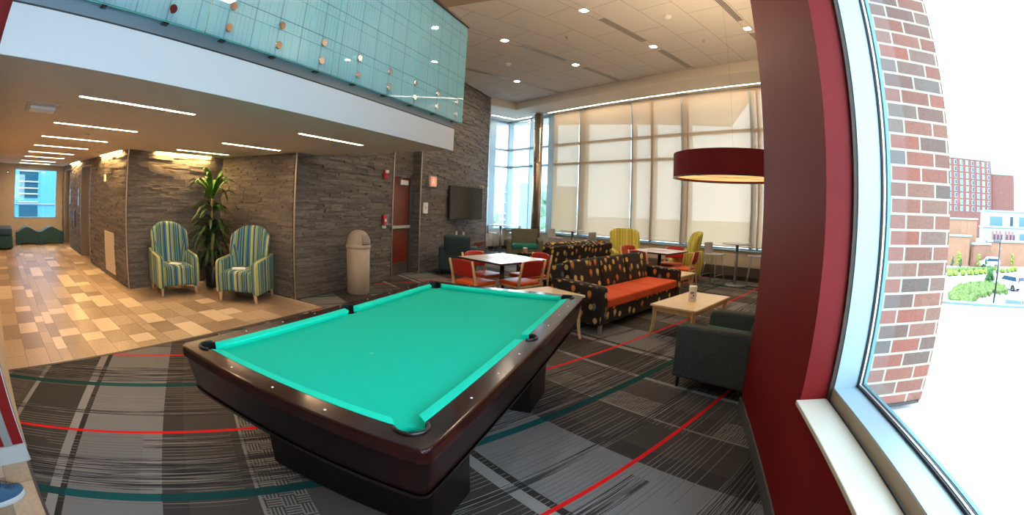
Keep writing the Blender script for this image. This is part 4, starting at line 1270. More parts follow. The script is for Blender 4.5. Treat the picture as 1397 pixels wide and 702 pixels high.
# soffit strips
a, b2 = ws(9.86, -6.3)
led_bar((a, b2), 3.85, R(-30), ZS - 0.001, 0.032, neut, 'long strip light in the soffit above the blinds', 'soffit strip lights')
a, b2 = ws(9.95, -11.45); led_bar((a, b2), 0.40, R(-30), ZS - 0.001, 0.05, neut, 'short soffit strip light behind the metal column', 'soffit strip lights')
a, b2 = ws(9.40, -11.85); led_bar((a, b2), 0.52, R(60), ZS - 0.001, 0.05, neut, 'short soffit strip light beside the stone wall end', 'soffit strip lights')
# square downlights in the tiled ceiling
dl = led_mat('downlight_lens', (1.0, 0.80, 0.58), DOWN)
DL = [(5.1, -4.45, 'square downlight at the top middle of the tiled ceiling'), (5.12, -6.53, 'square downlight nearest the end of the glass balustrade'), (7.2, -4.45, 'square downlight between the two slotted vents at the right'),
      (7.2, -6.55, 'square downlight in the middle row of the tiled ceiling'), (7.24, -8.65, 'square downlight nearest the top of the stone wall'), (7.2, -2.39, 'square downlight beside the top of the red wall')]
def square_light(c, z, ang, lab, grp, sz=0.052, m=None):
    t = thing('downlight', lab, 'light', (*c, z), ang, grp)
    g = G(); g.box(-sz, sz, -sz, sz, -0.004, 0.003); obj('lens', g, m or dl, t)
    g = G()
    for sx, sy in ((-1, 0), (1, 0), (0, -1), (0, 1)):
        g.box(sx * (sz + 0.006) - 0.006 - sz * abs(sy), sx * (sz + 0.006) + 0.006 + sz * abs(sy), sy * (sz + 0.006) - 0.006 - (sz + .006) * abs(sx), sy * (sz + 0.006) + 0.006 + (sz + .006) * abs(sx), -0.007, 0.003)
    obj('trim_ring', g, MATS['white_plastic'], t)
for w_, s_, lab in DL:
    square_light(ws(w_, s_), ZH - 0.001, R(-30), lab, 'square downlights in the tiled ceiling')
# fill lights added out of view to brighten the pool table area and entry
for k, (x, y) in enumerate(((-1.5, 1.0), (-1.5, 3.2), (-0.4, 4.9), (-1.8, 5.2), (-0.2, 2.0))):
    square_light((x, y), ZH - 0.051, 0, 'added unseen fill light above the pool table area', 'added unseen fill lights', sz=0.062, m=led_mat('fill_lens', (0.95, 0.96, 1.0), FILL))
square_light((-1.2, -1.5), ZH - 0.051, 0, 'added unseen fill light above the tiled entry', 'added unseen fill lights', sz=0.07, m=MATS['fill_lens'])  # added behind the camera to brighten the red entry wall
for x, y in ((-4.3, 1.2), (-4.3, 3.4), (-6.2, 1.2), (-6.2, 3.4)):
    square_light((x, y), ZH - 0.051, 0, 'square warm light on the upper storey behind the glass', 'upper storey lights', sz=0.2, m=led_mat('upper_lens', (1.0, 0.78, 0.5), UPPER))

# slotted vents
def vent(w0, w1_, s_, lab, m):
    c = ws((w0 + w1_) / 2, s_)
    t = thing('slot_vent', lab, 'vent', (*c, ZH - 0.001), R(60), 'slot vents in the tiled ceiling')
    L = (w1_ - w0) / 2
    g = G(); g.box(-L, L, -0.065, 0.065, -0.002, 0.002); obj('backing', g, MATS['black_plastic'] if m == 0 else MATS['vent_grey'], t)
    for k in range(5):
        y = -0.058 + 0.029 * k
        g = G(); g.box(-L, L, y - 0.005, y + 0.005, -0.004, -0.001); obj('slat', g, MATS['vent_white'], t)
mat('vent_grey', (0.12, 0.13, 0.15), 0.4); mat('vent_white', (0.62, 0.58, 0.54), 0.4)
for w0, w1_, s_, lab in ((5.55, 6.87, -4.45, 'slotted ceiling vent in the right row, nearer the camera'), (7.48, 8.77, -4.45, 'slotted ceiling vent in the right row, by the soffit'),
        (5.57, 6.86, -6.54, 'slotted ceiling vent in the middle row, nearer the camera'), (7.5, 8.8, -6.54, 'slotted ceiling vent in the middle row, by the soffit'),
        (5.6, 6.9, -8.66, 'slotted ceiling vent beside the top of the stone wall'), (7.52, 8.83, -8.66, 'slotted ceiling vent in the left row, by the soffit corner'),
        (5.5, 6.83, -2.39, 'slotted ceiling vent at the top edge beside the red wall'), (7.45, 8.7, -2.39, 'slotted ceiling vent behind the top of the red wall')):
    vent(w0, w1_, s_, lab, 0)
for x, y, lab in ((0.07, 6.99, 'round white smoke detector at the right of the tiled ceiling'), (-3.56, 9.13, 'round white smoke detector left of the middle ceiling vents')):
    t = thing('smoke_detector', lab, 'smoke detector', (x, y, ZH), 0, 'smoke detectors')
    g = G(); g.lathe([(0.065, 0), (0.07, -0.02), (0.05, -0.045), (0.001, -0.05)], 24, cap=False); obj('housing', g, MATS['white_plastic'], t)
    g = G(); g.lathe([(0.075, 0.0), (0.075, -0.012), (0.06, -0.014)], 24, cap=False); obj('base', g, MATS['white_plastic'], t)
for x, y, lab in ((-1.87, 7.78, 'tiny sprinkler head between the middle and left downlights'), (0.75, 8.1, 'tiny sprinkler head right of the ceiling vents')):
    g = G(); g.lathe([(0.03, 0), (0.03, -0.006), (0.012, -0.01), (0.012, -0.03), (0.02, -0.034), (0.001, -0.036)], 16, cap=False)
    tag(obj('sprinkler', g, MATS['chrome'], loc=(x, y, ZH)), lab, 'sprinkler', 'ceiling sprinklers')
# ceiling fittings of the hall
t = thing('ceiling_speaker', 'white recessed rectangular fitting in the hallway ceiling left of the lights', 'vent', (-4.33, 0.38, ZC))
g = G(); g.box(-0.23, 0.23, -0.19, 0.19, -0.008, 0.002, bev=0.003); obj('frame', g, mat('fitting_grey', (0.5, 0.46, 0.42), 0.5), t)
g = G(); g.box(-0.12, 0.12, -0.15, 0.15, -0.035, -0.006, bev=0.012); obj('cover', g, MATS['white_plastic'], t)
for x, y, lab in ((-8.72, 2.2, 'small round fitting in the hall ceiling near the lift'), (-6.05, 1.31, 'small round sprinkler cover between hallway lights'), (-4.0, 4.2, 'small round sprinkler cover near the low ceiling edge')):
    g = G(); g.lathe([(0.05, 0), (0.052, -0.008), (0.001, -0.012)], 20, cap=False)
    tag(obj('sprinkler_cover', g, MATS['fitting_grey'], loc=(x, y, ZC)), lab, 'sprinkler')

# ================================================================== wall fittings
WX = -5.25
def wbox(name, y0, y1, z0, z1, d, m, parent=None, bev=0.004, x=WX):
    g = G(); g.box(x, x + d, y0, y1, z0, z1, bev=bev); return obj(name, g, m, parent)
# door_1 with frame
g = G(); g.box(-5.50, -5.455, 7.37, 8.25, 0.01, 2.10)
d1 = struct('door_1', g, mat('door_cherry', (0.16, 0.022, 0.010), 0.35, var=0.2, vscale=3))
g = G(); g.box(-5.52, -5.42, 8.25, 8.33, 0, 2.15); g.box(-5.52, -5.46, 8.33, 8.41, 0, 2.15); g.box(-5.52, -5.42, 7.35, 8.33, 2.10, 2.16)
obj('door_frame', g, mat('steel_frame', (0.10, 0.11, 0.13), 0.4, 0.3), d1)
wbox('push_bar', 7.38, 8.24, 1.00, 1.07, 0.07, MATS['brushed_steel'], d1, 0.01, -5.455)
wbox('kick_plate', 7.40, 8.22, 0.02, 0.27, 0.004, mat('kick_steel', (0.4, 0.38, 0.36), 0.3, 0.9), d1, 0, -5.455)
wbox('door_closer', 7.82, 8.12, 1.93, 2.04, 0.07, MATS['brushed_steel'], d1, 0.008, -5.455)
g = G(); g.tube([(-5.40, 7.9, 2.05), (-5.32, 7.75, 2.09), (-5.42, 8.22, 2.11)], 0.01, 6); obj('closer_arm', g, MATS['brushed_steel'], d1)
# emergency fittings
t = thing('fire_strobe', 'red fire alarm strobe high on the stone wall left of the door', 'fire alarm', (WX, 7.05, 2.11))
wbox('housing', -0.055, 0.055, -0.10, 0.08, 0.045, mat('alarm_red', (0.55, 0.008, 0.01), 0.35), t, 0.01, 0)
wbox('strobe_lens', -0.045, 0.045, 0.015, 0.075, 0.075, mat('clear_lens', (0.85, 0.85, 0.88), 0.15), t, 0.012, 0)
t = thing('fire_pull_station', 'red fire alarm pull station under a clear cover beside the trash can', 'fire alarm', (WX, 7.05, 1.20))
wbox('housing', -0.05, 0.05, -0.08, 0.11, 0.05, MATS['alarm_red'], t, 0.006, 0)
wbox('pull_handle', -0.03, 0.03, -0.02, 0.03, 0.062, mat('alarm_white', (0.85, 0.82, 0.8), 0.4), t, 0.004, 0)
wbox('sounder_base', -0.05, 0.05, -0.155, -0.10, 0.04, MATS['clear_lens'], t, 0.008, 0)
glass_mat('clear_cover', (0.95, 0.97, 0.98), gl=0.08)
wbox('clear_cover', -0.075, 0.075, -0.10, 0.14, 0.085, MATS['clear_cover'], t, 0.01, 0)
t = thing('illuminated_sign', 'square orange-red lit sign in a grey frame above the white notice', 'sign', (WX, 8.86, 2.06))
wbox('frame', -0.17, 0.17, -0.13, 0.13, 0.06, mat('sign_grey', (0.32, 0.29, 0.27), 0.4), t, 0.01, 0)
wbox('lit_panel', -0.10, 0.13, -0.10, 0.10, 0.064, mat('sign_orange', (0.8, 0.15, 0.08), 0.5, emit=(1.0, 0.16, 0.08), estr=0.75), t, 0.0, 0)
g = G()
g.box(0.064, 0.066, -0.02, 0.03, 0.03, 0.065); g.box(0.064, 0.066, -0.035, -0.022, -0.06, 0.03); g.box(0.064, 0.066, -0.022, 0.05, -0.012, 0.0); g.box(0.064, 0.066, 0.03, 0.042, -0.06, -0.012)
obj('sign_symbol', g, mat('sign_light', (0.9, 0.6, 0.5), 0.5, emit=(1, 0.5, 0.4), estr=0.6), t)
t = thing('notice_plate', 'small white wall plate with a black diagonal mark between door and television', 'sign', (WX, 8.62, 1.45))
wbox('plate', -0.095, 0.095, -0.125, 0.125, 0.03, MATS['white_plastic'], t, 0.006, 0)
g = G(); g.box(0.03, 0.032, -0.05, 0.05, -0.006, 0.006, M=Matrix.Rotation(R(42), 4, 'X')); g.box(0.03, 0.032, -0.055, -0.03, 0.02, 0.045)
obj('diagonal_mark', g, MATS['black_plastic'], t)
# television
t = thing('television', 'black flat television on a bracket on the stone wall', 'television', (-5.08, 10.40, 1.585), R(-8))
g = G(); g.box(-0.03, 0.03, -0.76, 0.76, -0.425, 0.425, bev=0.01); obj('casing', g, mat('tv_black', (0.015, 0.015, 0.017), 0.3), t)
g = G(); g.box(0.028, 0.033, -0.74, 0.74, -0.40, 0.405); obj('screen', g, mat('tv_screen', (0.012, 0.012, 0.013), 0.12), t)
g = G(); g.box(-0.14, -0.03, -0.2, 0.2, -0.2, 0.2); obj('bracket', g, MATS['black_plastic'], t)
for k, (y, dz) in enumerate(((-0.35, 0.0), (-0.02, 0.1), (0.12, -0.02))):
    g = G(); g.tube([(-0.05, y, -0.42), (-0.07, y + 0.02, -0.55), (-0.08, y + 0.10 - 0.1 * k, -0.66 + dz), (-0.11, y + 0.05, -0.80 + dz)], 0.006, 6); obj('cord', g, MATS['black_plastic'], t)
t = thing('wall_camera', 'small beige dome camera on the stone wall right of the television', 'camera', (WX, 11.62, 2.06))
g = G(); g.cyl((0, 0, 0), (0.03, 0, 0), 0.05, n=20); obj('base', g, mat('beige_case', (0.55, 0.38, 0.2), 0.4), t)
g = G(); g.lathe([(0.001, -0.05), (0.03, -0.04), (0.048, -0.015), (0.05, 0.01), (0.035, 0.04), (0.001, 0.05)], 20, (0.065, 0.01, 0), cap=False); obj('dome', g, MATS['beige_case'], t)
for y, z, lab in ((10.63, 0.76, 'white wall outlet below the television, right one'), (10.2, 0.80, 'white wall outlet below the television, left one')):
    t = thing('wall_outlet', lab, 'outlet', (WX, y, z), 0, 'outlets under the television'); wbox('plate', -0.04, 0.04, -0.065, 0.065, 0.02, MATS['white_plastic'], t, 0.004, 0); wbox('socket', -0.018, 0.018, -0.04, 0.04, 0.024, MATS['lid_white'], t, 0.003, 0)
t = thing('rail_shelf', 'short dark red wall rail on the stone near the window corner', 'shelf', (WX, 11.68, 0.44)); wbox('board', -0.34, 0.34, -0.055, 0.055, 0.03, MATS['door_cherry'], t, 0.004, 0)

# lifts in the hall wall
for i, (x0, lab) in enumerate(((-10.7, ''), (-13.9, ''))):
    x1_ = x0 - 1.3
    g = G(); g.box(x1_, x0, 2.80, 2.84, 0, 2.16); dd = struct('door_%d' % (i + 2), g, mat('lift_door', (0.30, 0.25, 0.19), 0.3, 0.85))
    g = G(); g.box(x1_ - 0.005, x1_ + 0.03, 2.53, 2.82, 0, 2.16); g.box(x0 - 0.03, x0 + 0.005, 2.53, 2.82, 0, 2.16); g.box(x1_, x0, 2.54, 2.82, 2.13, 2.16)
    obj('door_frame', g, mat('lift_frame', (0.50, 0.40, 0.27), 0.3, 0.9), dd)
    g = G(); g.box((x0 + x1_) / 2 - 0.003, (x0 + x1_) / 2 + 0.003, 2.797, 2.80, 0, 2.13); obj('door_gap', g, MATS['black_plastic'], dd)
def hallbox(name, x0, x1, z0, z1, d, m, lab, cat, bev=0.004):
    t = thing(name, lab, cat, ((x0 + x1) / 2, 2.535, (z0 + z1) / 2)); hx, hz = (x1 - x0) / 2, (z1 - z0) / 2
    g = G(); g.box(-hx, hx, -d, 0, -hz, hz, bev=bev); obj('plate', g, m, t); return t
t = hallbox('wall_grille', -9.12, -8.38, 0.10, 0.85, 0.02, mat('grille_white', (0.72, 0.62, 0.45), 0.4), 'pale metal access panel low on the hall stone wall', 'panel')
g = G()
for k in range(14):
    z = -0.33 + k * 0.05
    g.box(-0.33, 0.33, -0.024, -0.019, z, z + 0.006)
obj('louvre', g, mat('louvre_line', (0.45, 0.38, 0.27), 0.5), t)
t = hallbox('thermostat', -9.22, -9.10, 1.77, 1.90, 0.03, MATS['lid_white'], 'small pale wall sensor high on the hall stone wall', 'thermostat'); g = G(); g.box(-0.03, 0.03, -0.033, -0.029, -0.02, 0.03); obj('display', g, MATS['fitting_grey'], t)
t = hallbox('lift_lantern', -13.75, -13.58, 1.2, 1.6, 0.03, MATS['kick_steel'], 'pale lift indicator plate beside the far lift', 'panel'); g = G(); g.box(-0.05, 0.05, -0.033, -0.029, 0.02, 0.12); obj('display', g, MATS['black_plastic'], t)
t = hallbox('lift_lantern', -12.28, -12.12, 1.2, 1.6, 0.03, MATS['kick_steel'], 'pale lift indicator plate beside the near lift', 'panel'); g = G(); g.box(-0.05, 0.05, -0.033, -0.029, 0.02, 0.12); obj('display', g, MATS['black_plastic'], t)
t = hallbox('call_button_panel', -13.0, -12.82, 0.65, 1.05, 0.03, MATS['steel_frame'], 'dark lift call button panel between the two lifts', 'panel'); g = G(); g.cyl((0, -0.034, 0.05), (0, -0.028, 0.05), 0.02, n=14); obj('button', g, MATS['chrome'], t)
t = thing('wall_sensor', 'small dark round sensor on the end wall left of the hall window', 'sensor', (EX, 0.22, 2.02)); g = G(); g.cyl((0, 0, 0), (0.05, 0, 0), 0.045, n=18); obj('body', g, MATS['black_plastic'], t); g = G(); g.cyl((0.05, 0, 0), (0.055, 0, 0), 0.02, n=14); obj('lens', g, MATS['chrome'], t)

# wavy ottomans and the blue bench at the end of the hall
def wave(lab, y0, y1, x=-15.0):
    t = thing('wave_ottoman', lab, 'ottoman', (x, (y0 + y1) / 2, 0), 0, 'wavy ottomans under the hall window')
    hw = (y1 - y0) / 2 - 0.01; n = 16; P = []
    for k in range(n + 1):
        u = k / n; P.append((-hw + 2 * hw * u, 0.36 + 0.14 * (0.5 - 0.5 * math.cos(2 * PI * u))))
    Q = []
    for k in range(n + 1):
        u = 1 - k / n; Q.append((-hw + 2 * hw * u, 0.02 + 0.06 * max(0, math.sin((u - 0.2) / 0.6 * PI)) if 0.2 < u < 0.8 else 0.02))
    tmp = G(); tmp.prism(P + Q, -0.28, 0.28)
    Mx = Matrix(((0, 0, 1, 0), (1, 0, 0, 0), (0, 1, 0, 0), (0, 0, 0, 1)))
    bmesh.ops.transform(tmp.bm, matrix=Mx, verts=tmp.bm.verts[:]); obj('cushion_block', tmp, MATS['navy_green_vinyl'], t)
    for s in (-1, 1):
        g = G(); g.box(-0.2, 0.2, s * (hw - 0.07) - 0.03, s * (hw - 0.07) + 0.03, 0, 0.03); obj('foot', g, MATS['black_plastic'], t)
wave('dark green wavy ottoman under the hall window, left one', 0.53, 1.48)
wave('dark green wavy ottoman under the hall window, right one by the lift', 1.48, 2.44)
t = thing('lounge_bench', 'dark blue upholstered bench at the left edge of the hall', 'bench', (-14.1, 0.13, 0))
g = G(); g.box(-0.75, 0.45, -0.28, 0.25, 0.04, 0.36, bev=0.03, seg=3); obj('base', g, MATS['navy_green_vinyl'], t); g = G(); g.box(-0.75, 0.45, -0.28, 0.25, 0.36, 0.54, bev=0.05, seg=3); obj('seat', g, MATS['blue_vinyl'], t)

# ================================================================== sneaker at the lower left
t = thing('sneaker', 'blue sneaker with a pale sole on the entry tiles, lower left corner', 'shoe', (-2.53, -0.445, 0), R(20))
def shoe_outline(k, grow=0.0):
    pts = []
    for i in range(28):
        a = 2 * PI * i / 28
        y = 0.145 * math.sin(a); wdt = 0.050 - 0.010 * math.cos((y + 0.03) / 0.145 * 2.4) * 0.9
        wdt = 0.036 + 0.014 * (1 / (1 + math.exp(-(y - 0.0) * 40)))
        pts.append(((wdt + grow) * math.cos(a) * (1 if abs(math.cos(a)) > 0.3 else 1), (0.145 + grow) * math.sin(a)))
    return pts
g = G(); g.prism(shoe_outline(0, 0.004), 0.0, 0.032, bev=0.006); obj('sole', g, mat('sole_grey', (0.5, 0.55, 0.58), 0.6), t, smooth=True)
g = G()
def upper(u, v):
    a = 2 * PI * u
    sx, sy = math.cos(a), math.sin(a)
    y = 0.143 * sy; wdt = 0.036 + 0.014 * (1 / (1 + math.exp(-y * 40)))
    toe = 0.5 + 0.5 * math.tanh((0.02 - y) * 18)
    hgt = 0.048 + 0.052 * toe
    k = math.sin(v * PI / 2)
    sh = 1 - 0.92 * (1 - math.cos(v * PI / 2)) ** 1.3
    yc = -0.055
    return (wdt * sx * sh, yc * (1 - sh) + y * sh, 0.03 + hgt * k)
g.sheet(upper, 28, 10); obj('upper', g, mat('blue_knit', (0.03, 0.10, 0.20), 0.8, bump=0.3, bscale=300), t, smooth=True)
g = G(); g.tube([(0.03 * math.cos(a_ * PI / 8), -0.07 + 0.042 * math.sin(a_ * PI / 8), 0.122) for a_ in range(16)], 0.009, 6, closed=True); obj('collar', g, mat('blue_dark', (0.015, 0.05, 0.11), 0.8), t)
g = G()
for k in range(5):
    y = -0.01 + 0.02 * k; z = 0.128 - 0.011 * k; g.tube([(-0.024, y, z - 0.014), (0, y + 0.003, z), (0.024, y, z - 0.014)], 0.0032, 6)
obj('laces', g, MATS['blue_dark'], t)

# ================================================================== outdoors, right-hand window
g = G(); g.prism([(1.16, -14), (31.6, -14), (2.66, 5.45), (2.66, 3.29), (1.16, 3.29)], -5.8, 0.60)
struct('roof_white', g, mat('white_roof', (0.86, 0.88, 0.9), 0.8))
g = G()
d = Vector((31.6 - 2.66, -14 - 5.45, 0)).normalized(); nn = Vector((-d.y, d.x, 0))
pA = Vector((2.66, 5.45, 0)); 
g.prism([(pA.x, pA.y), (pA.x + d.x * 30, pA.y + d.y * 30), (pA.x + d.x * 30 + nn.x * 0.12, pA.y + d.y * 30 + nn.y * 0.12), (pA.x + nn.x * 0.12, pA.y + nn.y * 0.12)], 0.50, 0.63)
struct('trim_9', g, mat('coping', (0.16, 0.22, 0.27), 0.4, 0.3))
g = G(); g.box(1.16, 1.60, 2.008, 2.02, 0.628, 0.645); struct('trim_10', g, MATS['dark_base'])
g = G(); g.poly([(-60, -60, -5.8), (330, -60, -5.8), (330, 330, -5.8), (-60, 330, -5.8)]); struct('ground', g, mat('pale_concrete', (0.36, 0.36, 0.355), 0.9, var=0.06, vscale=0.3))
GZ = -5.8
def flat(name, pts, z, m, lab=None, cat=None):
    g = G(); g.prism(pts, GZ, GZ + z); o = obj(name, g, m)
    o['kind'] = 'structure'; return o
flat('ground_road', [(24, 36), (33, 43), (41, 43.6), (50, 46.5), (64, 50.5), (72, 47), (62, 43), (50, 40), (47, 44), (42, 43), (36, 43), (27, 33)], 0.015, mat('asphalt_pale', (0.22, 0.235, 0.25), 0.9))
bed = [(28.6, 34), (31, 37.2), (34, 40), (38, 42.1), (42.2, 42.4), (42.3, 38.5), (40.4, 36.1), (37, 36.2), (34.4, 35.5), (31.4, 33.8), (29.5, 31.5)]
flat('ground_kerb', [(x + (x - 36.5) * 0.06, y + (y - 38) * 0.06) for x, y in bed], 0.12, mat('kerb', (0.42, 0.41, 0.39), 0.9))
rnd = random.Random(4)
def blob(g, c, r, rr, n=1, sq=1.0):
    tmp = bmesh.new(); bmesh.ops.create_icosphere(tmp, subdivisions=n, radius=r)
    for v in tmp.verts:
        v.co *= rr.uniform(0.78, 1.2); v.co.z *= sq; v.co += Vector(c)
    g.merge(tmp)
hed = [mat('shrub_green', (0.10, 0.15, 0.03), 0.8, var=0.5, vscale=3), mat('shrub_lime', (0.18, 0.23, 0.03), 0.8, var=0.4, vscale=3), mat('tree_green', (0.04, 0.11, 0.03), 0.8, var=0.5, vscale=2)]
from mathutils import geometry as geo
g = G(); cnt = 0
while cnt < 420:
    x, y = rnd.uniform(28, 42.5), rnd.uniform(31, 42.5)
    ins = False; j = len(bed) - 1
    for i in range(len(bed)):
        if ((bed[i][1] > y) != (bed[j][1] > y)) and x < (bed[j][0] - bed[i][0]) * (y - bed[i][1]) / (bed[j][1] - bed[i][1]) + bed[i][0]: ins = not ins
        j = i
    if ins:
        blob(g, (x, y, GZ + 0.3), rnd.uniform(0.28, 0.5), rnd, 1); cnt += 1
tag(obj('ground_cover', g, hed[0]), 'dense green planting filling the curved bed by the road', 'planting', kind='stuff')
for k in range(14):
    u = k / 13; x = 40.5 + u * 20.0; y = 51.2 + u * 0.9 + math.sin(k) * 0.2
    g = G(); 
    for q in range(4): blob(g, (rnd.uniform(-.35, .35), rnd.uniform(-.3, .3), 0.35), 0.42, rnd, 1)
    o = obj('round_shrub', g, hed[1], loc=(x, y, GZ)); tag(o, 'low yellow-green shrub in the long row across the road', 'shrub', 'row of shrubs across the road')
g = G()
for k in range(160):
    u = rnd.random(); blob(g, (44 + 14 * u, 55.4 + rnd.uniform(-0.6, 0.6), GZ + 0.2), rnd.uniform(0.25, 0.45), rnd, 1)
tag(obj('ground_cover', g, hed[0]), 'low green border along the foot of the tan brick buildings', 'planting', kind='stuff')
def tree(lab, x, y, h, r, m, name='tree', slim=1.0, grp='small trees by the tan buildings'):
    t = thing(name, lab, 'tree', (x, y, GZ), 0, grp)
    g = G(); g.tube([(0, 0, 0), (0.05, 0, h * 0.6)], [0.07, 0.04], 6); obj('trunk', g, MATS['cane'], t)
    g = G()
    for q in range(16):
        u = rnd.random(); rad = r * (1 - 0.55 * u)
        blob(g, (rnd.uniform(-1, 1) * rad * 0.7, rnd.uniform(-1, 1) * rad * 0.7, h * (0.28 + 0.66 * u) * 1.0), r * 0.45, rnd, 1, slim)
    obj('crown', g, m, t)
tree('leafy green young tree in front of the planted bed', 41.9, 41.4, 2.2, 0.9, hed[2], grp='small trees by the road')
tree('dark green columnar conifer left of the first lime tree', 47.2, 57.2, 2.1, 0.35, hed[2], 'conifer', 1.5)
tree('tall yellow-green tree behind the conifers by the tan wall', 51.0, 60.0, 2.5, 0.6, hed[1])
tree('dark green columnar conifer right of the first lime tree', 49.6, 57.6, 1.8, 0.35, hed[2], 'conifer', 1.5)
tree('yellow-green tree in front of the low tan block', 53.8, 56.7, 2.5, 0.55, hed[1])
tree('dark green columnar conifer beside the white truck', 55.4, 56.3, 1.7, 0.35, hed[2], 'conifer', 1.5)
tree('lone yellow-green tree before the long tan wall', 64.6, 57.0, 2.2, 0.6, hed[1])
tree('yellow-green tree at the brick pier edge before the tan wall', 45.2, 57.0, 2.3, 0.5, hed[1])
# street lamp
t = thing('street_lamp', 'tall dark street lamp post with a flat head in front of the car park', 'street lamp', (33.2, 31.55, GZ), R(-43))
g = G(); g.cyl((0, 0, 0), (0, 0, 5.9), 0.12, 0.09, n=8); obj('pole', g, MATS['black_plastic'], t); g = G(); g.box(-0.15, 0.15, -0.1, 0.9, 5.55, 5.72); g.box(-0.15, 0.15, -0.05, 0.9, 5.72, 5.74); 
Mx = Matrix.Rotation(R(90), 4, 'Z'); bmesh.ops.transform(g.bm, matrix=Matrix.Rotation(R(98), 4, 'Z'), verts=g.bm.verts[:]); obj('lamp_head', g, MATS['steel_frame'], t)
t = thing('street_lamp', 'thin distant lamp post in front of the long tan wall', 'street lamp', (66.5, 52.0, GZ)); g = G(); g.cyl((0, 0, 0), (0, 0, 7.2), 0.06, n=6); obj('pole', g, MATS['steel_frame'], t); g = G(); g.box(-0.5, 0.5, -0.1, 0.1, 7.1, 7.25); obj('lamp_head', g, MATS['steel_frame'], t)
# vehicles
def car(lab, name, cat, x, y, ang, paint, truck=False):
    t = thing(name, lab, cat, (x, y, GZ), ang)
    if truck: prof = [(-2.6, 0.35), (-2.6, 0.95), (-0.3, 1.0), (-0.1, 1.72), (1.1, 1.75), (1.5, 1.1), (2.5, 1.0), (2.6, 0.4)]
    else: prof = [(-2.25, 0.35), (-2.3, 1.0), (-2.1, 1.66), (-1.2, 1.74), (0.5, 1.7), (1.15, 1.12), (2.15, 0.98), (2.3, 0.4)]
    Mx = Matrix(((1, 0, 0, 0), (0, 0, 1, 0), (0, 1, 0, 0), (0, 0, 0, 1)))
    g = G(); g.prism(prof, -0.88, 0.88, bev=0.07, M=Mx); obj('body', g, paint, t)
    wp = [(-2.0, 1.08), (-1.85, 1.55), (0.4, 1.58), (0.9, 1.12)] if not truck else [(-0.15, 1.08), (0.0, 1.6), (1.0, 1.62), (1.35, 1.12)]
    for s in (-0.885, 0.875):
        g = G(); g.prism(wp, s, s + 0.01, M=Mx); obj('side_window', g, mat('car_glass', (0.02, 0.06, 0.12), 0.1), t)
    g = G(); g.box(-2.30 if not truck else -0.28, -2.2 if not truck else -0.15, -0.7, 0.7, 1.12, 1.52); obj('rear_window', g, MATS['car_glass'], t)
    if truck:
        g = G(); g.box(-2.5, -0.4, -0.78, 0.78, 0.9, 1.02); obj('truck_bed', g, MATS['black_plastic'], t)
    for s in (-1, 1):
        g = G(); g.box(-2.33 if not truck else -2.63, -2.2, s * 0.78 - 0.09, s * 0.78 + 0.09, 0.9, 1.25); obj('tail_light', g, MATS['alarm_red'], t)
        for xx in (-1.4, 1.4):
            g = G(); g.cyl((xx, s * 0.72, 0.35), (xx, s * 0.90, 0.35), 0.36, n=18); w_ = obj('wheel', g, MATS['black_plastic'], t)
            g = G(); g.cyl((xx, s * 0.905, 0.35), (xx, s * 0.915, 0.35), 0.2, n=12); obj('hubcap', g, MATS['chrome'], w_)
car('white sport utility car driving away by the planted bed', 'car', 'car', 43.5, 38.7, R(100), mat('car_white', (0.85, 0.87, 0.9), 0.25, coat=0.5))
car('dark pickup truck half hidden by the white roof edge', 'pickup_truck', 'truck', 30.3, 25.7, R(215), mat('car_dark', (0.05, 0.09, 0.10), 0.25, coat=0.5), True)
car('white van parked by the tan wall behind the conifer', 'van', 'van', 58.2, 58.2, R(150), MATS['car_white'])

# buildings
def building(lab, p0, p1, depth, z0, z1, m, grp=None, wins=None, wm=None, roof=None, name='building'):
    """front face from p0 to p1 (camera on the right-hand side walking p0 -> p1), going back by depth"""
    p0 = Vector(p0); p1 = Vector(p1); d = (p1 - p0); L = d.length; ang = math.atan2(d.y, d.x)
    t = thing(name, lab, 'building', (p0.x, p0.y, z0), ang, grp)
    g = G(); g.box(0, L, 0, depth, 0, z1 - z0); obj('wall', g, m, t)
    g = G(); g.box(-0.2, L + 0.2, -0.2, depth + 0.2, z1 - z0, z1 - z0 + (roof or 0.3)); obj('roof_edge', g, mat('roof_trim', (0.27, 0.30, 0.31), 0.6), t)
    if wins:
        nx, nz, x0, x1, za, zb, ww, wh = wins
        for i in range(nx):
            for j in range(nz):
                cx = x0 + (x1 - x0) * (i / (nx - 1) if nx > 1 else 0.5); cz = za + (zb - za) * (j / (nz - 1) if nz > 1 else 0.5)
                g = G(); g.box(cx - ww / 2, cx + ww / 2, -0.12, 0.0, cz - wh / 2, cz + wh / 2); w_ = obj('window', g, MATS['pale_frame'], t)
                g = G(); g.box(cx - ww / 2 + 0.25 * ww, cx + ww / 2 - 0.12 * ww, -0.16, -0.11, cz - wh / 2 + 0.1 * wh, cz + wh / 2 - 0.1 * wh); obj('pane', g, wm[(i * 5 + j * 3) % len(wm)], w_)
    return t
mat('pale_frame', (0.30, 0.33, 0.36), 0.5)
panes = [mat('pane_blue', (0.08, 0.17, 0.23), 0.3), mat('pane_dark', (0.02, 0.035, 0.075), 0.3), mat('pane_pale', (0.18, 0.26, 0.31), 0.3)]
rb_ = mat('far_red_brick', (0.185, 0.075, 0.06), 0.9, var=0.1, vscale=0.6)
tan = mat('tan_brick', (0.33, 0.165, 0.10), 0.9, var=0.08, vscale=0.8)
def az(a, dist): return (dist * math.cos(R(a)), dist * math.sin(R(a)))
building('tall red brick block with rows of pale windows', az(53.0, 200), az(45.05, 222), 18, GZ, 1.61 + 0.1115 * 222, rb_, 'distant red brick towers', (9, 8, 3.2, 34.2, GZ * -1 + 1.61 + 0.0205 * 215 , GZ * -1 + 1.61 + 0.108 * 215, 1.7, 2.0), panes, 0.7)
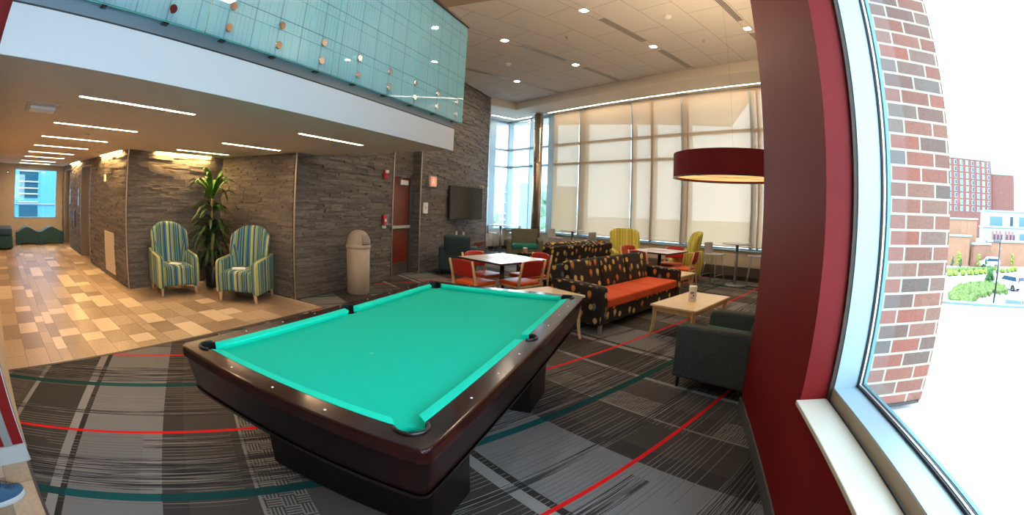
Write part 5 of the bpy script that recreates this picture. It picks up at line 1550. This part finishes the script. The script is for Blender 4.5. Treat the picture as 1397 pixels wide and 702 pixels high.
building('windowless red brick tower right of the windowed block', az(45.0, 225), az(41.6, 232), 14, GZ, 1.61 + 0.086 * 228, rb_, 'distant red brick towers', None, None, 0.7)
building('plain tan brick block in front of the red towers', (46, 69.0), (57.8, 62.4), 3, GZ, 1.60, tan, 'tan brick buildings')
building('lower tan brick wing at the brick pier edge', (48.0, 65.2), (55.0, 61.3), 0.8, GZ, -1.1, tan, 'tan brick buildings')
building('small tan brick cube with a pale roof line', (55.4, 60.4), (59.9, 60.0), 1.0, GZ, -2.3, mat('tan_brick_dark', (0.25, 0.115, 0.075), 0.9, var=0.08, vscale=0.8), 'tan brick buildings')
t = building('long low tan brick wall behind the car park', (60.2, 60.9), (80, 51.2), 2, GZ, -1.9, tan, 'tan brick buildings')
t = building('white building with red window fins above the long tan wall', (64, 66.5), (90, 53), 4, GZ, 0.35, mat('white_wall', (0.36, 0.37, 0.36), 0.7), None)
for k in range(6):
    g = G(); g.box(2.2 + k * 0.95 + (0.5 if k > 2 else 0), 2.45 + k * 0.95 + (0.5 if k > 2 else 0), -0.25, 0.0, 3.6, 5.6); obj('red_fin', g, mat('fin_red', (0.5, 0.12, 0.12), 0.5), t)
    g = G(); g.box(2.5 + k * 0.95 + (0.5 if k > 2 else 0), 2.95 + k * 0.95 + (0.5 if k > 2 else 0), -0.05, 0.0, 3.6, 5.0); obj('window', g, panes[1], t)
g = G(); g.box(9.6, 11.2, -0.1, 0, 3.4, 5.2); obj('window', g, panes[0], t)
t = building('pale upper storey with blue windows behind the white building', (70, 72), (98, 57), 6, GZ, 3.3, MATS['white_wall'], None)
for k, (a, b2, mm) in enumerate(((1.0, 4.5, 0), (6.8, 7.6, 1), (9.5, 13.0, 0), (16, 19, 0))):
    g = G(); g.box(a, b2, -0.1, 0, 6.4, 8.2); obj('window', g, panes[mm], t)

# ------------------------------------------------------------------ outside the corner windows: a glass-fronted wing and trees
t = thing('glazed_wing', 'pale blue glazed building with white bars outside the corner windows', 'building', (-23, 40, GZ), R(-30))
g = G(); g.box(-14, 12, 0, 8, 0, 9.2); obj('wall', g, mat('pale_blue_wall', (0.22, 0.36, 0.40), 0.35, var=0.25, vscale=0.25), t)
for k, z in enumerate((2.2, 4.4, 6.0, 6.55, 7.45, 8.3)):
    g = G(); g.box(-14, 12, -0.12, 0.0, z, z + 0.14); obj('floor_bar', g, MATS['white_wall'], t)
for k in range(9):
    g = G(); g.box(-13.6 + k * 3.1, -13.45 + k * 3.1, -0.14, 0.0, 0, 9.2); obj('upright_bar', g, MATS['white_wall'], t)
def bigtree(lab, x, y, h, r):
    t = thing('tree', lab, 'tree', (x, y, GZ), 0, 'trees outside the corner windows')
    g = G(); g.tube([(0, 0, 0), (0.1, 0, h * 0.6)], [0.16, 0.08], 8); obj('trunk', g, MATS['cane'], t)
    g = G()
    for q in range(40):
        a = rnd.uniform(0, 2 * PI); rr_ = r * math.sqrt(rnd.random()); z = rnd.uniform(0.35, 1.0)
        blob(g, (rr_ * math.cos(a) * (1.1 - z * 0.6), rr_ * math.sin(a) * (1.1 - z * 0.6), h * z), rnd.uniform(0.35, 0.8), rnd, 1)
    obj('crown', g, mat('tree_pale', (0.16, 0.28, 0.16), 0.8, var=0.4, vscale=1.5), t)
bigtree('pale green tree outside the left corner window', -13.5, 30.0, 7.6, 1.8)
bigtree('pale green tree outside between the corner post and the column', -8.6, 31.5, 8.2, 1.8)
# ------------------------------------------------------------------ outside the hall window: bright blue building
t = thing('blue_building', 'bright blue building with dark window bands outside the hall window', 'building', (-26, -1, GZ))
g = G(); g.box(-4, 0, -6, 10, 0, 14); obj('wall', g, mat('bright_blue', (0.06, 0.27, 0.46), 0.5), t)
for (z0, z1_) in ((0.80, 1.46), (0.98 + 0.56, 1.80), (1.88, 2.4), (-0.85, 0.72 - 0.0)):
    pass
for (z0, z1_) in ((-0.1, 0.72), (1.10, 1.25), (1.30, 1.52), (1.60, 1.84), (1.90, 2.36), (2.45, 3.0), (-1.4, -0.3)):
    g = G(); g.box(-0.02, 0.04, 2.2, 3.5, z0 - GZ, z1_ - GZ); obj('window', g, mat('teal_dark_glass', (0.01, 0.07, 0.11), 0.2), t)
for z in (0.86, 1.26, 1.54, 1.86, 2.38):
    g = G(); g.box(0.0, 0.10, 2.15, 3.55, z - GZ, z + 0.06 - GZ); obj('white_slat', g, MATS['white_wall'], t)
g = G(); g.box(0.02, 0.08, -6, 10, 0.78 - GZ, 0.82 - GZ); obj('ledge', g, MATS['white_wall'], t)
